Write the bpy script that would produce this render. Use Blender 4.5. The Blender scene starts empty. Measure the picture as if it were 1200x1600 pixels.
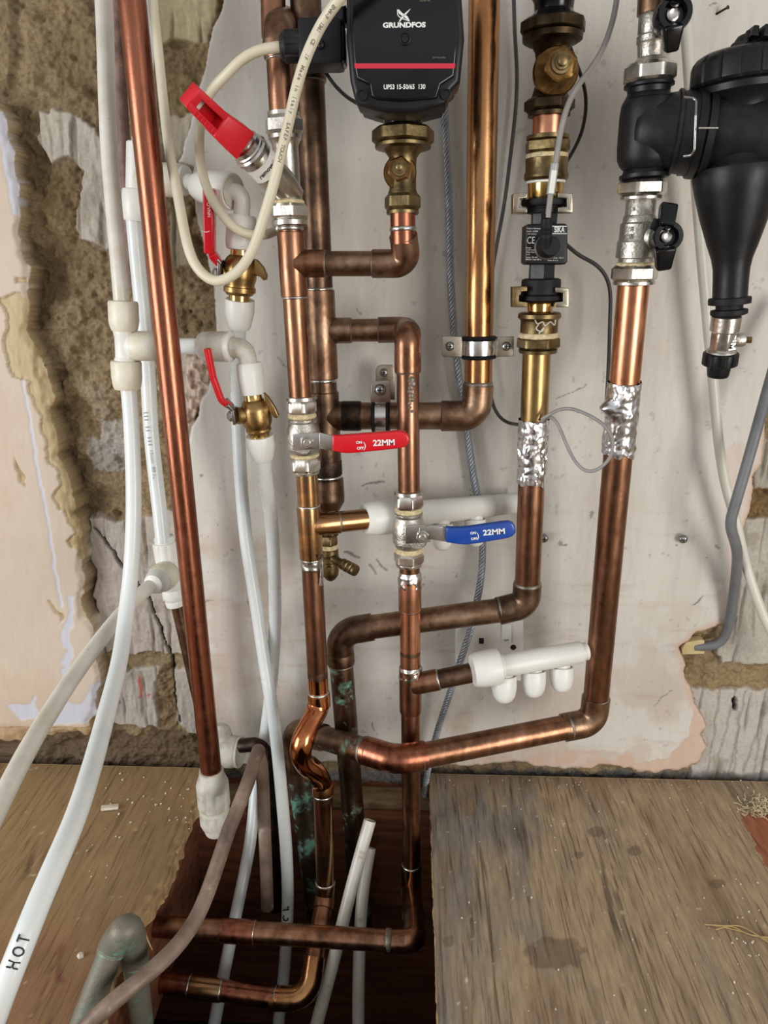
import bpy, bmesh, math, random
import numpy as np
from mathutils import Vector, Matrix, noise as mnoise

random.seed(7)
scene = bpy.context.scene
C = scene.collection

# ------------------------------------------------------------------ camera
D, H, F = 0.83, 0.610, 1160.0
PITCH, YAW = math.radians(17.0), math.radians(2.2)
cam_d = bpy.data.cameras.new('camera')
cam = bpy.data.objects.new('camera', cam_d)
C.objects.link(cam)
cam.location = (0, -D, H)
cam.rotation_euler = (math.pi/2 - PITCH, 0, YAW)
cam_d.sensor_fit = 'VERTICAL'
cam_d.sensor_height = 36.0
cam_d.lens = F/1600*36.0
cam_d.clip_start = 0.01
scene.camera = cam

# ------------------------------------------------------------------ view + world + lights
vs = scene.view_settings
vs.view_transform = 'Standard'
vs.look = 'None'
vs.gamma = 1.0
vs.use_curve_mapping = False
vs.exposure = 0.36

world = bpy.data.worlds.new('world')
scene.world = world
world.use_nodes = True
wn = world.node_tree
wn.nodes.clear()
wo = wn.nodes.new('ShaderNodeOutputWorld')
wb = wn.nodes.new('ShaderNodeBackground')
wt = wn.nodes.new('ShaderNodeTexCoord')
ws = wn.nodes.new('ShaderNodeSeparateXYZ')
wr = wn.nodes.new('ShaderNodeValToRGB')
wm = wn.nodes.new('ShaderNodeMath'); wm.operation = 'MULTIPLY_ADD'
wm.inputs[1].default_value = 0.5; wm.inputs[2].default_value = 0.5
wn.links.new(wt.outputs['Generated'], ws.inputs[0])
wn.links.new(ws.outputs['Z'], wm.inputs[0])
wn.links.new(wm.outputs[0], wr.inputs[0])
e = wr.color_ramp.elements
e[0].position = 0.30; e[0].color = (0.10, 0.075, 0.055, 1)
e[1].position = 0.62; e[1].color = (0.62, 0.62, 0.64, 1)
x_ = e.new(0.47); x_.color = (0.30, 0.27, 0.25, 1)
x_ = e.new(0.85); x_.color = (0.40, 0.39, 0.38, 1)
wn.links.new(wr.outputs[0], wb.inputs[0])
wb.inputs[1].default_value = 0.9
wn.links.new(wb.outputs[0], wo.inputs[0])

def area(name, loc, target, sx, sy, power, col):
    l = bpy.data.lights.new(name, 'AREA')
    l.shape = 'RECTANGLE'; l.size = sx; l.size_y = sy; l.energy = power; l.color = col
    o = bpy.data.objects.new(name, l); C.objects.link(o)
    o.location = loc
    o.rotation_euler = (Vector(target)-Vector(loc)).to_track_quat('-Z', 'Y').to_euler()
    return o
area('window_daylight', (-1.55, -1.15, 0.55), (0.05, 0.0, 0.28), 0.8, 1.0, 18, (0.93, 0.97, 1.0))
area('doorway_daylight', (1.25, -1.7, 0.42), (0.25, 0.0, 0.20), 0.7, 1.0, 17, (1.0, 0.96, 0.90))

# ------------------------------------------------------------------ projection helpers (pixel of the photo -> point in the room)
FW = Vector((-math.sin(YAW)*math.cos(PITCH), math.cos(YAW)*math.cos(PITCH), -math.sin(PITCH)))
RT = Vector((math.cos(YAW), math.sin(YAW), 0))
UP = RT.cross(FW)
CAM = Vector((0, -D, H))
def ray(x, y): return FW + RT*((x-600)/F) + UP*((800-y)/F)
def P(x, y, off):
    r = ray(x, y); t = (D-off)/r.y
    return CAM + r*t
def FZ(x, y, z=0.0):
    r = ray(x, y); t = (z-H)/r.z
    return CAM + r*t
def dep(p): return (Vector(p)-CAM).dot(FW)
def m(px, p): return px*dep(p)/F
def proj(p):
    q = Vector(p)-CAM; d = q.dot(FW)
    return (600+F*q.dot(RT)/d, 800-F*q.dot(UP)/d)
TOV = Vector((0, -1, 0))

def lin(c):
    return tuple(((v/255.0)/12.92 if v/255.0 <= 0.04045 else ((v/255.0+0.055)/1.055)**2.4) for v in c)

# ------------------------------------------------------------------ materials
MATS = {}
def mat(name, cols, rough=0.4, metal=0.0, scale=30, stretch=(1, 1, 1), bump=0.0, bscale=300, coat=0.0, rvar=0.08, detail=5, pos=None, patina=None, spec=0.5, trans=0.0):
    """cols: list of sRGB 0-255 colours mixed by a noise"""
    mt = bpy.data.materials.new(name); MATS[name] = mt
    mt.use_nodes = True
    nt = mt.node_tree; N = nt.nodes; L = nt.links
    b = N['Principled BSDF']
    b.inputs['Metallic'].default_value = metal
    b.inputs['Roughness'].default_value = rough
    b.inputs['Specular IOR Level'].default_value = spec
    if coat: b.inputs['Coat Weight'].default_value = coat; b.inputs['Coat Roughness'].default_value = 0.12
    if trans: b.inputs['Transmission Weight'].default_value = trans
    tc = N.new('ShaderNodeTexCoord')
    mp = N.new('ShaderNodeMapping'); mp.inputs['Scale'].default_value = stretch
    L.new(tc.outputs['Object'], mp.inputs[0])
    if len(cols) == 1:
        b.inputs['Base Color'].default_value = (*lin(cols[0]), 1)
        colout = None
    else:
        nz = N.new('ShaderNodeTexNoise'); nz.inputs['Scale'].default_value = scale; nz.inputs['Detail'].default_value = detail
        nz.inputs['Roughness'].default_value = 0.6
        L.new(mp.outputs[0], nz.inputs[0])
        rp = N.new('ShaderNodeValToRGB')
        n = len(cols)
        ps = pos or [0.30+0.40*i/(n-1) for i in range(n)]
        els = rp.color_ramp.elements
        els[0].position = ps[0]; els[0].color = (*lin(cols[0]), 1)
        els[1].position = ps[-1]; els[1].color = (*lin(cols[-1]), 1)
        for i in range(1, n-1):
            q = els.new(ps[i]); q.color = (*lin(cols[i]), 1)
        L.new(nz.outputs[0], rp.inputs[0])
        colout = rp.outputs[0]
    if patina:
        pc, pthr, pscale = patina
        n2 = N.new('ShaderNodeTexNoise'); n2.inputs['Scale'].default_value = pscale; n2.inputs['Detail'].default_value = 8
        n2.inputs['Roughness'].default_value = 0.7
        L.new(tc.outputs['Object'], n2.inputs[0])
        r2 = N.new('ShaderNodeValToRGB')
        r2.color_ramp.elements[0].position = pthr; r2.color_ramp.elements[0].color = (0, 0, 0, 1)
        r2.color_ramp.elements[1].position = pthr+0.10; r2.color_ramp.elements[1].color = (1, 1, 1, 1)
        L.new(n2.outputs[0], r2.inputs[0])
        mx = N.new('ShaderNodeMix'); mx.data_type = 'RGBA'
        L.new(r2.outputs[0], mx.inputs[0])
        if colout is not None: L.new(colout, mx.inputs[6])
        else: mx.inputs[6].default_value = (*lin(cols[0]), 1)
        mx.inputs[7].default_value = (*lin(pc), 1)
        colout = mx.outputs[2]
        inv = N.new('ShaderNodeMath'); inv.operation = 'MULTIPLY_ADD'
        inv.inputs[1].default_value = -metal; inv.inputs[2].default_value = metal
        L.new(r2.outputs[0], inv.inputs[0]); L.new(inv.outputs[0], b.inputs['Metallic'])
    if colout is not None: L.new(colout, b.inputs['Base Color'])
    if rvar:
        n3 = N.new('ShaderNodeTexNoise'); n3.inputs['Scale'].default_value = 90; n3.inputs['Detail'].default_value = 4
        L.new(tc.outputs['Object'], n3.inputs[0])
        mr = N.new('ShaderNodeMath'); mr.operation = 'MULTIPLY_ADD'
        mr.inputs[1].default_value = rvar*2.5; mr.inputs[2].default_value = max(0.02, rough-rvar*1.25)
        L.new(n3.outputs[0], mr.inputs[0]); L.new(mr.outputs[0], b.inputs['Roughness'])
    if bump:
        n4 = N.new('ShaderNodeTexNoise'); n4.inputs['Scale'].default_value = bscale; n4.inputs['Detail'].default_value = 5
        L.new(tc.outputs['Object'], n4.inputs[0])
        bp = N.new('ShaderNodeBump'); bp.inputs['Strength'].default_value = bump; bp.inputs['Distance'].default_value = 0.001
        L.new(n4.outputs[0], bp.inputs['Height']); L.new(bp.outputs[0], b.inputs['Normal'])
    return mt

mat('copper_red', [(108, 66, 50), (150, 94, 72), (178, 116, 90)], 0.30, 1, 60, (1.6, 1.6, .12), bump=.06, detail=8, rvar=.12)
mat('copper_brown', [(100, 72, 54), (142, 102, 78), (176, 132, 106)], 0.33, 1, 60, (1, 1, .22), bump=.08, rvar=.12)
mat('copper_aged', [(92, 70, 56), (134, 104, 82), (172, 146, 122)], 0.38, 1, 40, bump=.14, rvar=.12)
mat('copper_dark', [(66, 52, 44), (104, 82, 66), (142, 116, 94)], 0.38, 1, 40, bump=.14, rvar=.12)
mat('copper_sooty', [(34, 30, 28), (58, 48, 42), (92, 72, 58)], 0.5, 1, 60, bump=.3)
mat('copper_fresh', [(180, 114, 84), (206, 140, 106), (218, 160, 128)], 0.30, 1, 30, (1, 1, .4), bump=.04)
mat('copper_golden', [(140, 94, 60), (172, 124, 82), (202, 156, 108)], 0.27, 1, 18, (1.5, 1.5, .35), bump=.05, rvar=.1)
mat('brass_golden', [(120, 98, 62), (156, 130, 84), (178, 152, 104)], 0.32, 1, 22, (1.4, 1.4, .4), bump=.04)
mat('copper_heated', [(132, 82, 84), (176, 118, 82), (156, 128, 92), (200, 148, 98), (146, 96, 78)], 0.24, 1, 13, (.3, .3, 2.6), bump=.05, pos=[.3, .4, .5, .6, .72])
mat('copper_blushed', [(190, 128, 116), (190, 136, 104), (166, 128, 96)], 0.34, 1, 12, (.3, .3, 2.6), bump=.06)
mat('copper_shiny', [(176, 100, 62), (206, 134, 88), (228, 166, 118)], 0.15, 1, 30, (1, 1, 1), bump=.04)
mat('copper_verdigris', [(66, 54, 44), (104, 82, 66), (134, 108, 88)], 0.38, 1, 34, (1, 1, .7), bump=.15, patina=((108, 164, 144), .56, 30))
mat('copper_verdigris_heavy', [(72, 64, 56), (112, 98, 84), (140, 124, 108)], 0.5, 1, 34, (1, 1, .7), bump=.3, patina=((112, 170, 150), .49, 34))
mat('pipe_grey_green', [(96, 92, 80), (124, 116, 102), (112, 118, 104), (146, 138, 122)], 0.55, .35, 30, bump=.5, bscale=250, patina=((104, 160, 138), .57, 24))
mat('pipe_dirty_brown', [(88, 72, 62), (124, 104, 90), (150, 132, 118)], 0.55, .25, 26, (1, 1, 1), bump=.35, bscale=220, patina=((164, 152, 138), .58, 60))
mat('solder', [(150, 146, 138), (196, 194, 188), (220, 218, 212)], 0.30, 1, 90, bump=.5, bscale=300)
mat('solder_dull', [(92, 86, 78), (134, 124, 112), (160, 150, 138)], 0.5, .8, 90, bump=.5, bscale=300)
mat('nickel', [(172, 168, 158), (204, 200, 190), (222, 219, 211)], 0.30, 1, 40, bump=.12, bscale=400)
mat('nickel_cast', [(160, 156, 146), (194, 190, 180), (216, 212, 202)], 0.42, 1, 60, bump=.5, bscale=500)
mat('chrome', [(196, 194, 190), (222, 220, 217)], 0.26, 1, 30, bump=.03)
mat('brass', [(120, 94, 58), (156, 126, 80), (180, 150, 100)], 0.34, 1, 36, bump=.15)
mat('brass_bright', [(178, 144, 86), (208, 176, 112)], 0.20, 1, 30)
mat('bronze_dull', [(84, 70, 46), (118, 102, 70), (146, 128, 92)], 0.42, 1, 50, bump=.25)
mat('bronze_dark', [(44, 36, 26), (70, 58, 42), (92, 78, 56)], 0.46, 1, 50, bump=.25)
mat('bronze_brown', [(76, 54, 30), (112, 84, 48), (140, 110, 68)], 0.40, 1, 50, bump=.25)
mat('steel', [(136, 136, 134), (176, 176, 172)], 0.34, 1, 60, bump=.1)
mat('steel_plate', [(150, 142, 126), (182, 174, 158)], 0.30, 1, 60, bump=.06)
mat('rope_steel', [(136, 142, 148), (176, 182, 188)], 0.36, .6, 90)
mat('foil', [(205, 205, 206), (232, 232, 234)], 0.27, 1, 60, rvar=0)
mat('compound', [(164, 140, 98), (206, 188, 146), (222, 208, 172)], 0.75, 0, 200, bump=.8, bscale=700)
mat('white_pipe', [(206, 212, 210), (218, 223, 221), (222, 226, 224)], 0.28, 0, 12, patina=((176, 164, 142), .66, 22))
mat('white_pipe_dirty', [(196, 190, 174), (214, 210, 198), (222, 220, 212)], 0.34, 0, 22, patina=((160, 148, 124), .60, 30))
mat('white_fitting', [(214, 214, 206), (226, 226, 220)], 0.38, 0, 20, bump=.03)
mat('white_yellowed', [(186, 176, 138), (212, 206, 184), (224, 222, 208)], 0.42, 0, 32, bump=.05)
mat('white_grimy', [(156, 150, 134), (190, 186, 172), (206, 204, 194)], 0.5, 0, 50, bump=.15)
mat('cream_cable', [(204, 196, 170), (216, 210, 186)], 0.42, 0, 20)
mat('cream_hose', [(198, 196, 182), (212, 210, 198)], 0.36, 0, 20)
mat('grey_cable', [(98, 100, 102), (116, 118, 120)], 0.5, 0, 40, bump=.05)
mat('grey_wire', [(126, 122, 118), (150, 146, 142)], 0.45, 0, 40)
mat('dark_wire', [(58, 58, 58), (74, 72, 70)], 0.42, 0, 40)
mat('black_wire', [(22, 20, 20), (34, 32, 30)], 0.42, 0, 40)
mat('black_plastic', [(13, 14, 16), (20, 21, 23)], 0.42, 0, 60, bump=.06, patina=((48, 47, 44), .72, 40), spec=.35)
mat('black_dusty', [(14, 15, 17), (22, 22, 24), (42, 40, 37)], 0.46, 0, 50, bump=.12, spec=.35)
mat('black_gloss', [(9, 10, 13), (13, 15, 18)], 0.18, 0, 30, spec=.4)
mat('black_rubber', [(15, 15, 17), (24, 24, 26)], 0.6, 0, 60, spec=.3)
mat('blue_grey_plastic', [(20, 23, 28), (26, 29, 34)], 0.42, 0, 60, spec=.4)
mat('red_vinyl', [(196, 16, 30), (208, 24, 38)], 0.26, 0, 30, coat=.3)
mat('blue_vinyl', [(22, 62, 142), (30, 74, 158)], 0.26, 0, 30, coat=.3)
mat('red_cap', [(198, 18, 34), (214, 32, 46)], 0.36, 0, 20, bump=.04)
mat('red_stripe', [(196, 40, 62)], 0.3, 0, rvar=0)
mat('print_white', [(226, 226, 224)], 0.5, 0, rvar=0)
mat('print_grey', [(150, 150, 150)], 0.5, 0, rvar=0)
mat('print_black', [(24, 24, 26)], 0.6, 0, rvar=0)
mat('print_faint', [(120, 112, 98)], 0.6, 0, rvar=0)
mat('ink_black', [(20, 20, 22)], 0.6, 0, rvar=0)
mat('paper_label', [(222, 220, 212)], 0.5, 0, rvar=0)
mat('clear_sleeve', [(196, 202, 204)], 0.15, 0, rvar=0, trans=.4)
mat('old_paint', [(84, 62, 52), (122, 94, 82), (146, 120, 108)], .6, 0, 60, bump=.5)
mat('socket_white', [(206, 202, 194), (216, 212, 206)], 0.35, 0, 30)
mat('dark_hole', [(12, 11, 10)], 0.8, 0, rvar=0)
mat('joist_wood', [(84, 46, 28), (116, 68, 42), (136, 86, 58)], 0.75, 0, 14, (1, 4, 8), bump=.4, bscale=120)
mat('joist_tan', [(84, 66, 44), (122, 100, 70), (142, 120, 88)], 0.8, 0, 20, (1, 4, 8), bump=.5, bscale=120)
mat('void_soil', [(30, 20, 14), (46, 30, 20)  , (66, 44, 30)], 0.95, 0, 20, bump=.8, bscale=60)
mat('splinter', [(120, 92, 60), (166, 136, 96), (190, 164, 122)], 0.85, 0, 60, (1, 1, 1), bump=.8, bscale=260)
mat('straw', [(150, 124, 78), (178, 152, 104)], 0.7, 0, 50)
mat('shaving', [(186, 170, 132), (214, 202, 170)], 0.8, 0, 60)
mat('crumb', [(196, 180, 156), (220, 212, 196)], 0.85, 0, 80)
mat('conduit_cream', [(186, 166, 116), (206, 188, 140)], 0.6, 0, 60)

# ------------------------------------------------------------------ object helpers
def link_mesh(name, me, material, parent=None, smooth=35):
    o = bpy.data.objects.new(name, me); C.objects.link(o)
    if isinstance(material, str): material = MATS[material]
    me.materials.append(material)
    if smooth:
        me.polygons.foreach_set('use_smooth', [True]*len(me.polygons))
        me.set_sharp_from_angle(angle=math.radians(smooth))
    co = np.empty(len(me.vertices)*3, dtype=np.float32); me.vertices.foreach_get('co', co)
    co = co.reshape(-1, 3)
    if parent is not None:
        w = Vector(parent['wpos'])
    else:
        w = Vector(((co[:, 0].min()+co[:, 0].max())/2, (co[:, 1].min()+co[:, 1].max())/2, co[:, 2].min()))
    # origin: thing's base, or the part's own centre
    c = Vector(((co[:, 0].min()+co[:, 0].max())/2, (co[:, 1].min()+co[:, 1].max())/2, (co[:, 2].min()+co[:, 2].max())/2)) if parent is not None else w
    co -= np.array(c[:], dtype=np.float32)
    me.vertices.foreach_set('co', co.ravel()); me.update()
    o['wpos'] = c[:]
    if parent is not None:
        o.parent = parent; o.location = c-w
    else:
        o.location = c
    return o
def thing(name, label, cat, base, group=None):
    o = bpy.data.objects.new(name, None); C.objects.link(o)
    o.empty_display_size = 0.02
    o.location = base; o['wpos'] = Vector(base)[:]
    o['label'] = label; o['category'] = cat
    if group: o['group'] = group
    return o
def tag(o, label, cat, group=None, kind=None):
    o['label'] = label; o['category'] = cat
    if group: o['group'] = group
    if kind: o['kind'] = kind
    return o
def struct(o): o['kind'] = 'structure'; return o
def bm_mesh(bm, name):
    me = bpy.data.meshes.new(name)
    bmesh.ops.recalc_face_normals(bm, faces=bm.faces)
    bm.to_mesh(me); bm.free(); return me

class MB:
    """collects shapes into one mesh"""
    def __init__(s): s.bm = bmesh.new()
    def build(s, name, material, parent=None, smooth=35):
        return link_mesh(name, bm_mesh(s.bm, name), material, parent, smooth)
    def rings(s, rings, cap=True, closed=False):
        bm = s.bm; vr = [[bm.verts.new(v) for v in r] for r in rings]; n = len(rings[0])
        R = len(vr)
        for i in range(R if closed else R-1):
            a, b = vr[i], vr[(i+1) % R]
            for j in range(n):
                bm.faces.new((a[j], a[(j+1) % n], b[(j+1) % n], b[j]))
        if cap and not closed:
            bm.faces.new(list(reversed(vr[0]))); bm.faces.new(vr[-1])
    def lathe(s, o, d, prof, N=36, phase=0.0, cap=True):
        """prof: (t, r[, sides]) metres along d from o; sides gives a chamfered polygon section"""
        o = Vector(o); d = Vector(d).normalized()
        ref = Vector((0, -1, 0)) if abs(d.y) < .8 else Vector((0, 0, 1))
        u = (ref - d*ref.dot(d)).normalized(); v = d.cross(u)
        rs = []
        for pr in prof:
            t, r = pr[0], max(pr[1], 1e-5); sd = pr[2] if len(pr) > 2 else 0
            cut = pr[3] if len(pr) > 3 else 1.0
            ring = []
            for k in range(N):
                a = 2*math.pi*k/N; rr = r
                if sd:
                    st = 2*math.pi/sd
                    q = ((a+phase) % st) - st/2
                    rin = r*math.cos(math.pi/sd)
                    rr = min(rin/math.cos(q), r*cut)
                ring.append(o+d*t+(u*math.cos(a)+v*math.sin(a))*rr)
            rs.append(ring)
        s.rings(rs, cap)
        return s
    def tube(s, pts, r, N=20, cap=True):
        pts = [Vector(p) for p in pts]
        n = len(pts)
        rad = r if isinstance(r, (list, tuple)) else [r]*n
        tg = []
        for i in range(n):
            a = pts[max(i-1, 0)]; b = pts[min(i+1, n-1)]
            tg.append((b-a).normalized())
        u = tg[0].orthogonal().normalized()
        rs = []
        for i in range(n):
            u = (u-tg[i]*u.dot(tg[i])).normalized()
            v = tg[i].cross(u)
            rs.append([pts[i]+(u*math.cos(2*math.pi*k/N)+v*math.sin(2*math.pi*k/N))*rad[i] for k in range(N)])
        s.rings(rs, cap)
        return s
    def box(s, c, ux, uy, uz, bev=0.0):
        """c centre; ux,uy,uz half-extent vectors"""
        bm = bmesh.new()
        vs_ = {}
        for i in (-1, 1):
            for j in (-1, 1):
                for k in (-1, 1):
                    vs_[i, j, k] = bm.verts.new(Vector(c)+Vector(ux)*i+Vector(uy)*j+Vector(uz)*k)
        for f in (((-1,-1,-1),(-1,-1,1),(-1,1,1),(-1,1,-1)), ((1,-1,-1),(1,1,-1),(1,1,1),(1,-1,1)), ((-1,-1,-1),(1,-1,-1),(1,-1,1),(-1,-1,1)),
                  ((-1,1,-1),(-1,1,1),(1,1,1),(1,1,-1)), ((-1,-1,-1),(-1,1,-1),(1,1,-1),(1,-1,-1)), ((-1,-1,1),(1,-1,1),(1,1,1),(-1,1,1))):
            bm.faces.new([vs_[q] for q in f])
        bmesh.ops.recalc_face_normals(bm, faces=bm.faces)
        if bev: bmesh.ops.bevel(bm, geom=bm.edges[:], offset=bev, segments=2, affect='EDGES', profile=.6)
        s.add(bm)
        return s
    def add(s, bm):
        mp = {v: s.bm.verts.new(v.co) for v in bm.verts}
        for f in bm.faces:
            try: s.bm.faces.new([mp[v] for v in f.verts])
            except ValueError: pass
        bm.free()
    def taper(s, a, b, sa, sb, bev=0.0):
        """tapered bar from a to b: sa,sb=(half width across view, half depth toward the viewer)"""
        a, b = Vector(a), Vector(b); d = (b-a).normalized()
        n = (TOV - d*TOV.dot(d)).normalized(); w = d.cross(n)
        bm = bmesh.new(); rs = []
        for p, (hw, hd) in ((a, sa), (b, sb)):
            rs.append([bm.verts.new(p+w*x*hw+n*y*hd) for x, y in ((-1,-1),(1,-1),(1,1),(-1,1))])
        for j in range(4): bm.faces.new((rs[0][j], rs[0][(j+1) % 4], rs[1][(j+1) % 4], rs[1][j]))
        bm.faces.new(rs[0][::-1]); bm.faces.new(rs[1])
        bmesh.ops.recalc_face_normals(bm, faces=bm.faces)
        if bev: bmesh.ops.bevel(bm, geom=bm.edges[:], offset=bev, segments=3, affect='EDGES', profile=.5)
        s.add(bm)
        return s
    def plate(s, pix, off, thick, bev=0.0, back=None):
        """outline in the photo at a distance off from the wall, extruded back towards the wall"""
        bm = bmesh.new()
        f = [P(x, y, off) for x, y in pix]
        k = [Vector((p.x, p.y+thick, p.z)) for p in f]
        vf = [bm.verts.new(p) for p in f]; vk = [bm.verts.new(p) for p in k]
        n = len(vf); ff = bm.faces.new(vf); fk = bm.faces.new(vk[::-1])
        for j in range(n): bm.faces.new((vf[j], vk[j], vk[(j+1) % n], vf[(j+1) % n]))
        bmesh.ops.recalc_face_normals(bm, faces=bm.faces)
        if bev:
            ed = list(ff.edges)
            bmesh.ops.bevel(bm, geom=ed, offset=bev, segments=3, affect='EDGES', profile=.5)
        s.add(bm)
        return s

def fillet(pts, fr, n=10):
    pts = [Vector(p) for p in pts]; out = [pts[0]]
    for i in range(1, len(pts)-1):
        a, b, c = pts[i-1], pts[i], pts[i+1]
        r = fr[i-1] if isinstance(fr, (list, tuple)) else fr
        d1 = (a-b); d2 = (c-b); l1, l2 = d1.length, d2.length
        ang = math.pi-d1.angle(d2)
        t = min(r*math.tan(ang/2), l1*.49, l2*.49)
        p1 = b+d1.normalized()*t; p2 = b+d2.normalized()*t
        w = math.cos(ang/2)
        for k in range(n+1):
            s_ = k/n; q = (1-s_)**2+2*w*s_*(1-s_)+s_**2
            out.append((p1*(1-s_)**2+b*2*w*s_*(1-s_)+p2*s_**2)/q)
    out.append(pts[-1]); return out
def catmull(pts, n=10):
    pts = [Vector(p) for p in pts]; q = [pts[0]*2-pts[1]]+pts+[pts[-1]*2-pts[-2]]; out = []
    for i in range(1, len(q)-2):
        for k in range(n):
            t = k/n; a, b, c, d = q[i-1], q[i], q[i+1], q[i+2]
            out.append(.5*((2*b)+(c-a)*t+(2*a-5*b+4*c-d)*t*t+(3*b-a-3*c+d)*t**3))
    out.append(pts[-1])
    for it in range(14 if n >= 8 else 0):
        out = [out[0]]+[out[i]*.5+(out[i-1]+out[i+1])*.25 for i in range(1, len(out)-1)]+[out[-1]]
    return out

class Ax:
    def __init__(s, A, B, dom=None):
        s.a, s.b = P(*A), P(*B)
        s.dom = dom if dom is not None else (0 if abs(B[0]-A[0]) > abs(B[1]-A[1]) else 1)
        s.d = (s.b-s.a).normalized()
    def pt(s, v):
        w = s.b-s.a; q = s.a-CAM
        ax = RT if s.dom == 0 else -UP
        k = (v-(600 if s.dom == 0 else 800))/F
        t = (k*q.dot(FW)-q.dot(ax))/(w.dot(ax)-k*w.dot(FW))
        return s.a+w*t
    def prof(s, pr):
        """(pixel position, pixel width[, sides[, cut]]) -> metres"""
        o = s.pt(pr[0][0]); out = []
        for q in pr:
            p = s.pt(q[0]); out.append(((p-o).dot(s.d), m(q[1], p)/2)+tuple(q[2:]))
        return o, out
def lathe(name, material, parent, ax, pr, N=36, phase=0.0, smooth=35):
    o, pp = ax.prof(pr)
    return MB().lathe(o, ax.d, pp, N, phase).build(name, material, parent, smooth)
def nut(name, material, parent, ax, s0, s1, w, sides=6, phase=0.3):
    e_ = (s1-s0)
    return lathe(name, material, parent, ax, [(s0, w*.80, sides, .93), (s0+e_*.04, w*.9, sides, .93), (s0+e_*.22, w, sides, .985), (s0+e_*.78, w, sides, .985),
                 (s0+e_*.96, w*.9, sides, .93), (s1, w*.80, sides, .93)], 72, phase, 28)
def pipe_seg(name, material, parent, pts, r, fr=0.02, N=32, smooth=40):
    return MB().tube(fillet([P(*p) for p in pts], fr), r, N).build(name, material, parent, smooth)
def flex(name, material, pts, r, N=14, parent=None, n=8):
    return MB().tube(catmull([P(*p) for p in pts], n), r, N).build(name, material, parent, 60)
def ring(parent, ax, s, r, h=0.0018, material='solder', name='solder_ring'):
    o = ax.pt(s)-ax.d*h
    return MB().lathe(o, ax.d, [(0, r*.97), (h*.3, r*1.05), (h, r*1.09), (h*1.7, r*1.05), (h*2, r*.97)], 36).build(name, material, parent, 60)
def sleeve(parent, ax, s0, s1, r, material, name='coupling'):
    a, b = ax.pt(s0), ax.pt(s1); L = (b-a).length
    return MB().lathe(a, (b-a), [(0, r*.93), (.0006, r*.99), (.0015, r), (L-.0015, r), (L-.0006, r*.99), (L, r*.93)], 36).build(name, material, parent, 40)
def runs(name, label, base, cat='pipe', group=None): return thing(name, label, cat, base, group)

def text_mesh(body, size, extrude=0.0002, bold=0.0, spacing=1.0, align='CENTER'):
    cu = bpy.data.curves.new('lettering', 'FONT'); cu.body = body; cu.size = size; cu.extrude = extrude
    cu.align_x = align; cu.align_y = 'CENTER'; cu.offset = bold; cu.space_character = spacing; cu.resolution_u = 3
    o = bpy.data.objects.new('lettering', cu); C.objects.link(o)
    dg = bpy.context.evaluated_depsgraph_get(); dg.update()
    me = bpy.data.meshes.new_from_object(o.evaluated_get(dg))
    bpy.data.objects.remove(o); bpy.data.curves.remove(cu)
    return me
def text(body, pos, right, up, size, material, parent, bold=0.0, spacing=1.0, width=None, name='lettering', wrap=None, extrude=0.00015, xs=1.0):
    me = text_mesh(body, size, extrude, bold, spacing)
    right = Vector(right).normalized(); up = Vector(up); up = (up-right*up.dot(right)).normalized(); nn = right.cross(up)
    xs_ = [v.co.x for v in me.vertices]
    k = xs
    if width and xs_: k = width/(max(xs_)-min(xs_))
    for v in me.vertices:
        x, y, z = v.co.x*k, v.co.y, v.co.z
        if wrap: z -= wrap-math.sqrt(max(wrap*wrap-min(abs(y), wrap*.98)**2, 0))
        v.co = Vector(pos)+right*x+up*y+nn*z
    me.materials.clear()
    return link_mesh(name, me, material, parent, 0)
def screw(parent, c, r, material='steel', name='screw', d=TOV):
    mb = MB(); d = Vector(d)
    mb.lathe(c, d, [(0, r), (r*.25, r), (r*.6, r*.8), (r*.75, r*.4)], 20)
    o = mb.build(name, material, parent, 60)
    mb = MB(); up = Vector((0, 0, 1)); rt = d.cross(up).normalized()
    q = Vector(c)+d*r*.72
    mb.box(q, rt*r*.5, up*r*.1, d*r*.06); mb.box(q, rt*r*.1, up*r*.5, d*r*.06)
    mb.build('cross_slot', 'dark_hole', o, 0)
    return o

# ------------------------------------------------------------------ numpy noise
def _h(ix, iy, s):
    n = (ix.astype(np.int64)*374761393 + iy.astype(np.int64)*668265263 + s*1442695041) & 0x7fffffff
    n = (n ^ (n >> 13))*1274126177 & 0x7fffffff
    return ((n ^ (n >> 16)) & 0xffff)/65535.0
def vn(x, y, s=0):
    xi = np.floor(x); yi = np.floor(y); fx = x-xi; fy = y-yi
    fx = fx*fx*(3-2*fx); fy = fy*fy*(3-2*fy)
    a = _h(xi, yi, s); b = _h(xi+1, yi, s); c = _h(xi, yi+1, s); d = _h(xi+1, yi+1, s)
    return (a*(1-fx)+b*fx)*(1-fy)+(c*(1-fx)+d*fx)*fy
def fbm(x, y, s=0, o=4):
    r = 0; a = .5; t = 0
    for i in range(o):
        r = r+a*vn(x*2**i+i*13.7, y*2**i+i*7.3, s+i); t += a; a *= .55
    return r/t
def inpoly(u, v, poly):
    ins = np.zeros(u.shape, bool); n = len(poly)
    for i in range(n):
        x1, y1 = poly[i]; x2, y2 = poly[(i+1) % n]
        if y1 == y2: continue
        c = ((y1 > v) != (y2 > v)) & (u < (x2-x1)*(v-y1)/(y2-y1)+x1)
        ins ^= c
    return ins
def dist(u, v, line, close=False):
    d = np.full(u.shape, 1e9); pts = list(line)+([line[0]] if close else [])
    for (x1, y1), (x2, y2) in zip(pts[:-1], pts[1:]):
        dx, dy = x2-x1, y2-y1; L2 = dx*dx+dy*dy+1e-9
        t = np.clip(((u-x1)*dx+(v-y1)*dy)/L2, 0, 1)
        d = np.minimum(d, np.hypot(u-x1-t*dx, v-y1-t*dy))
    return d
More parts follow.
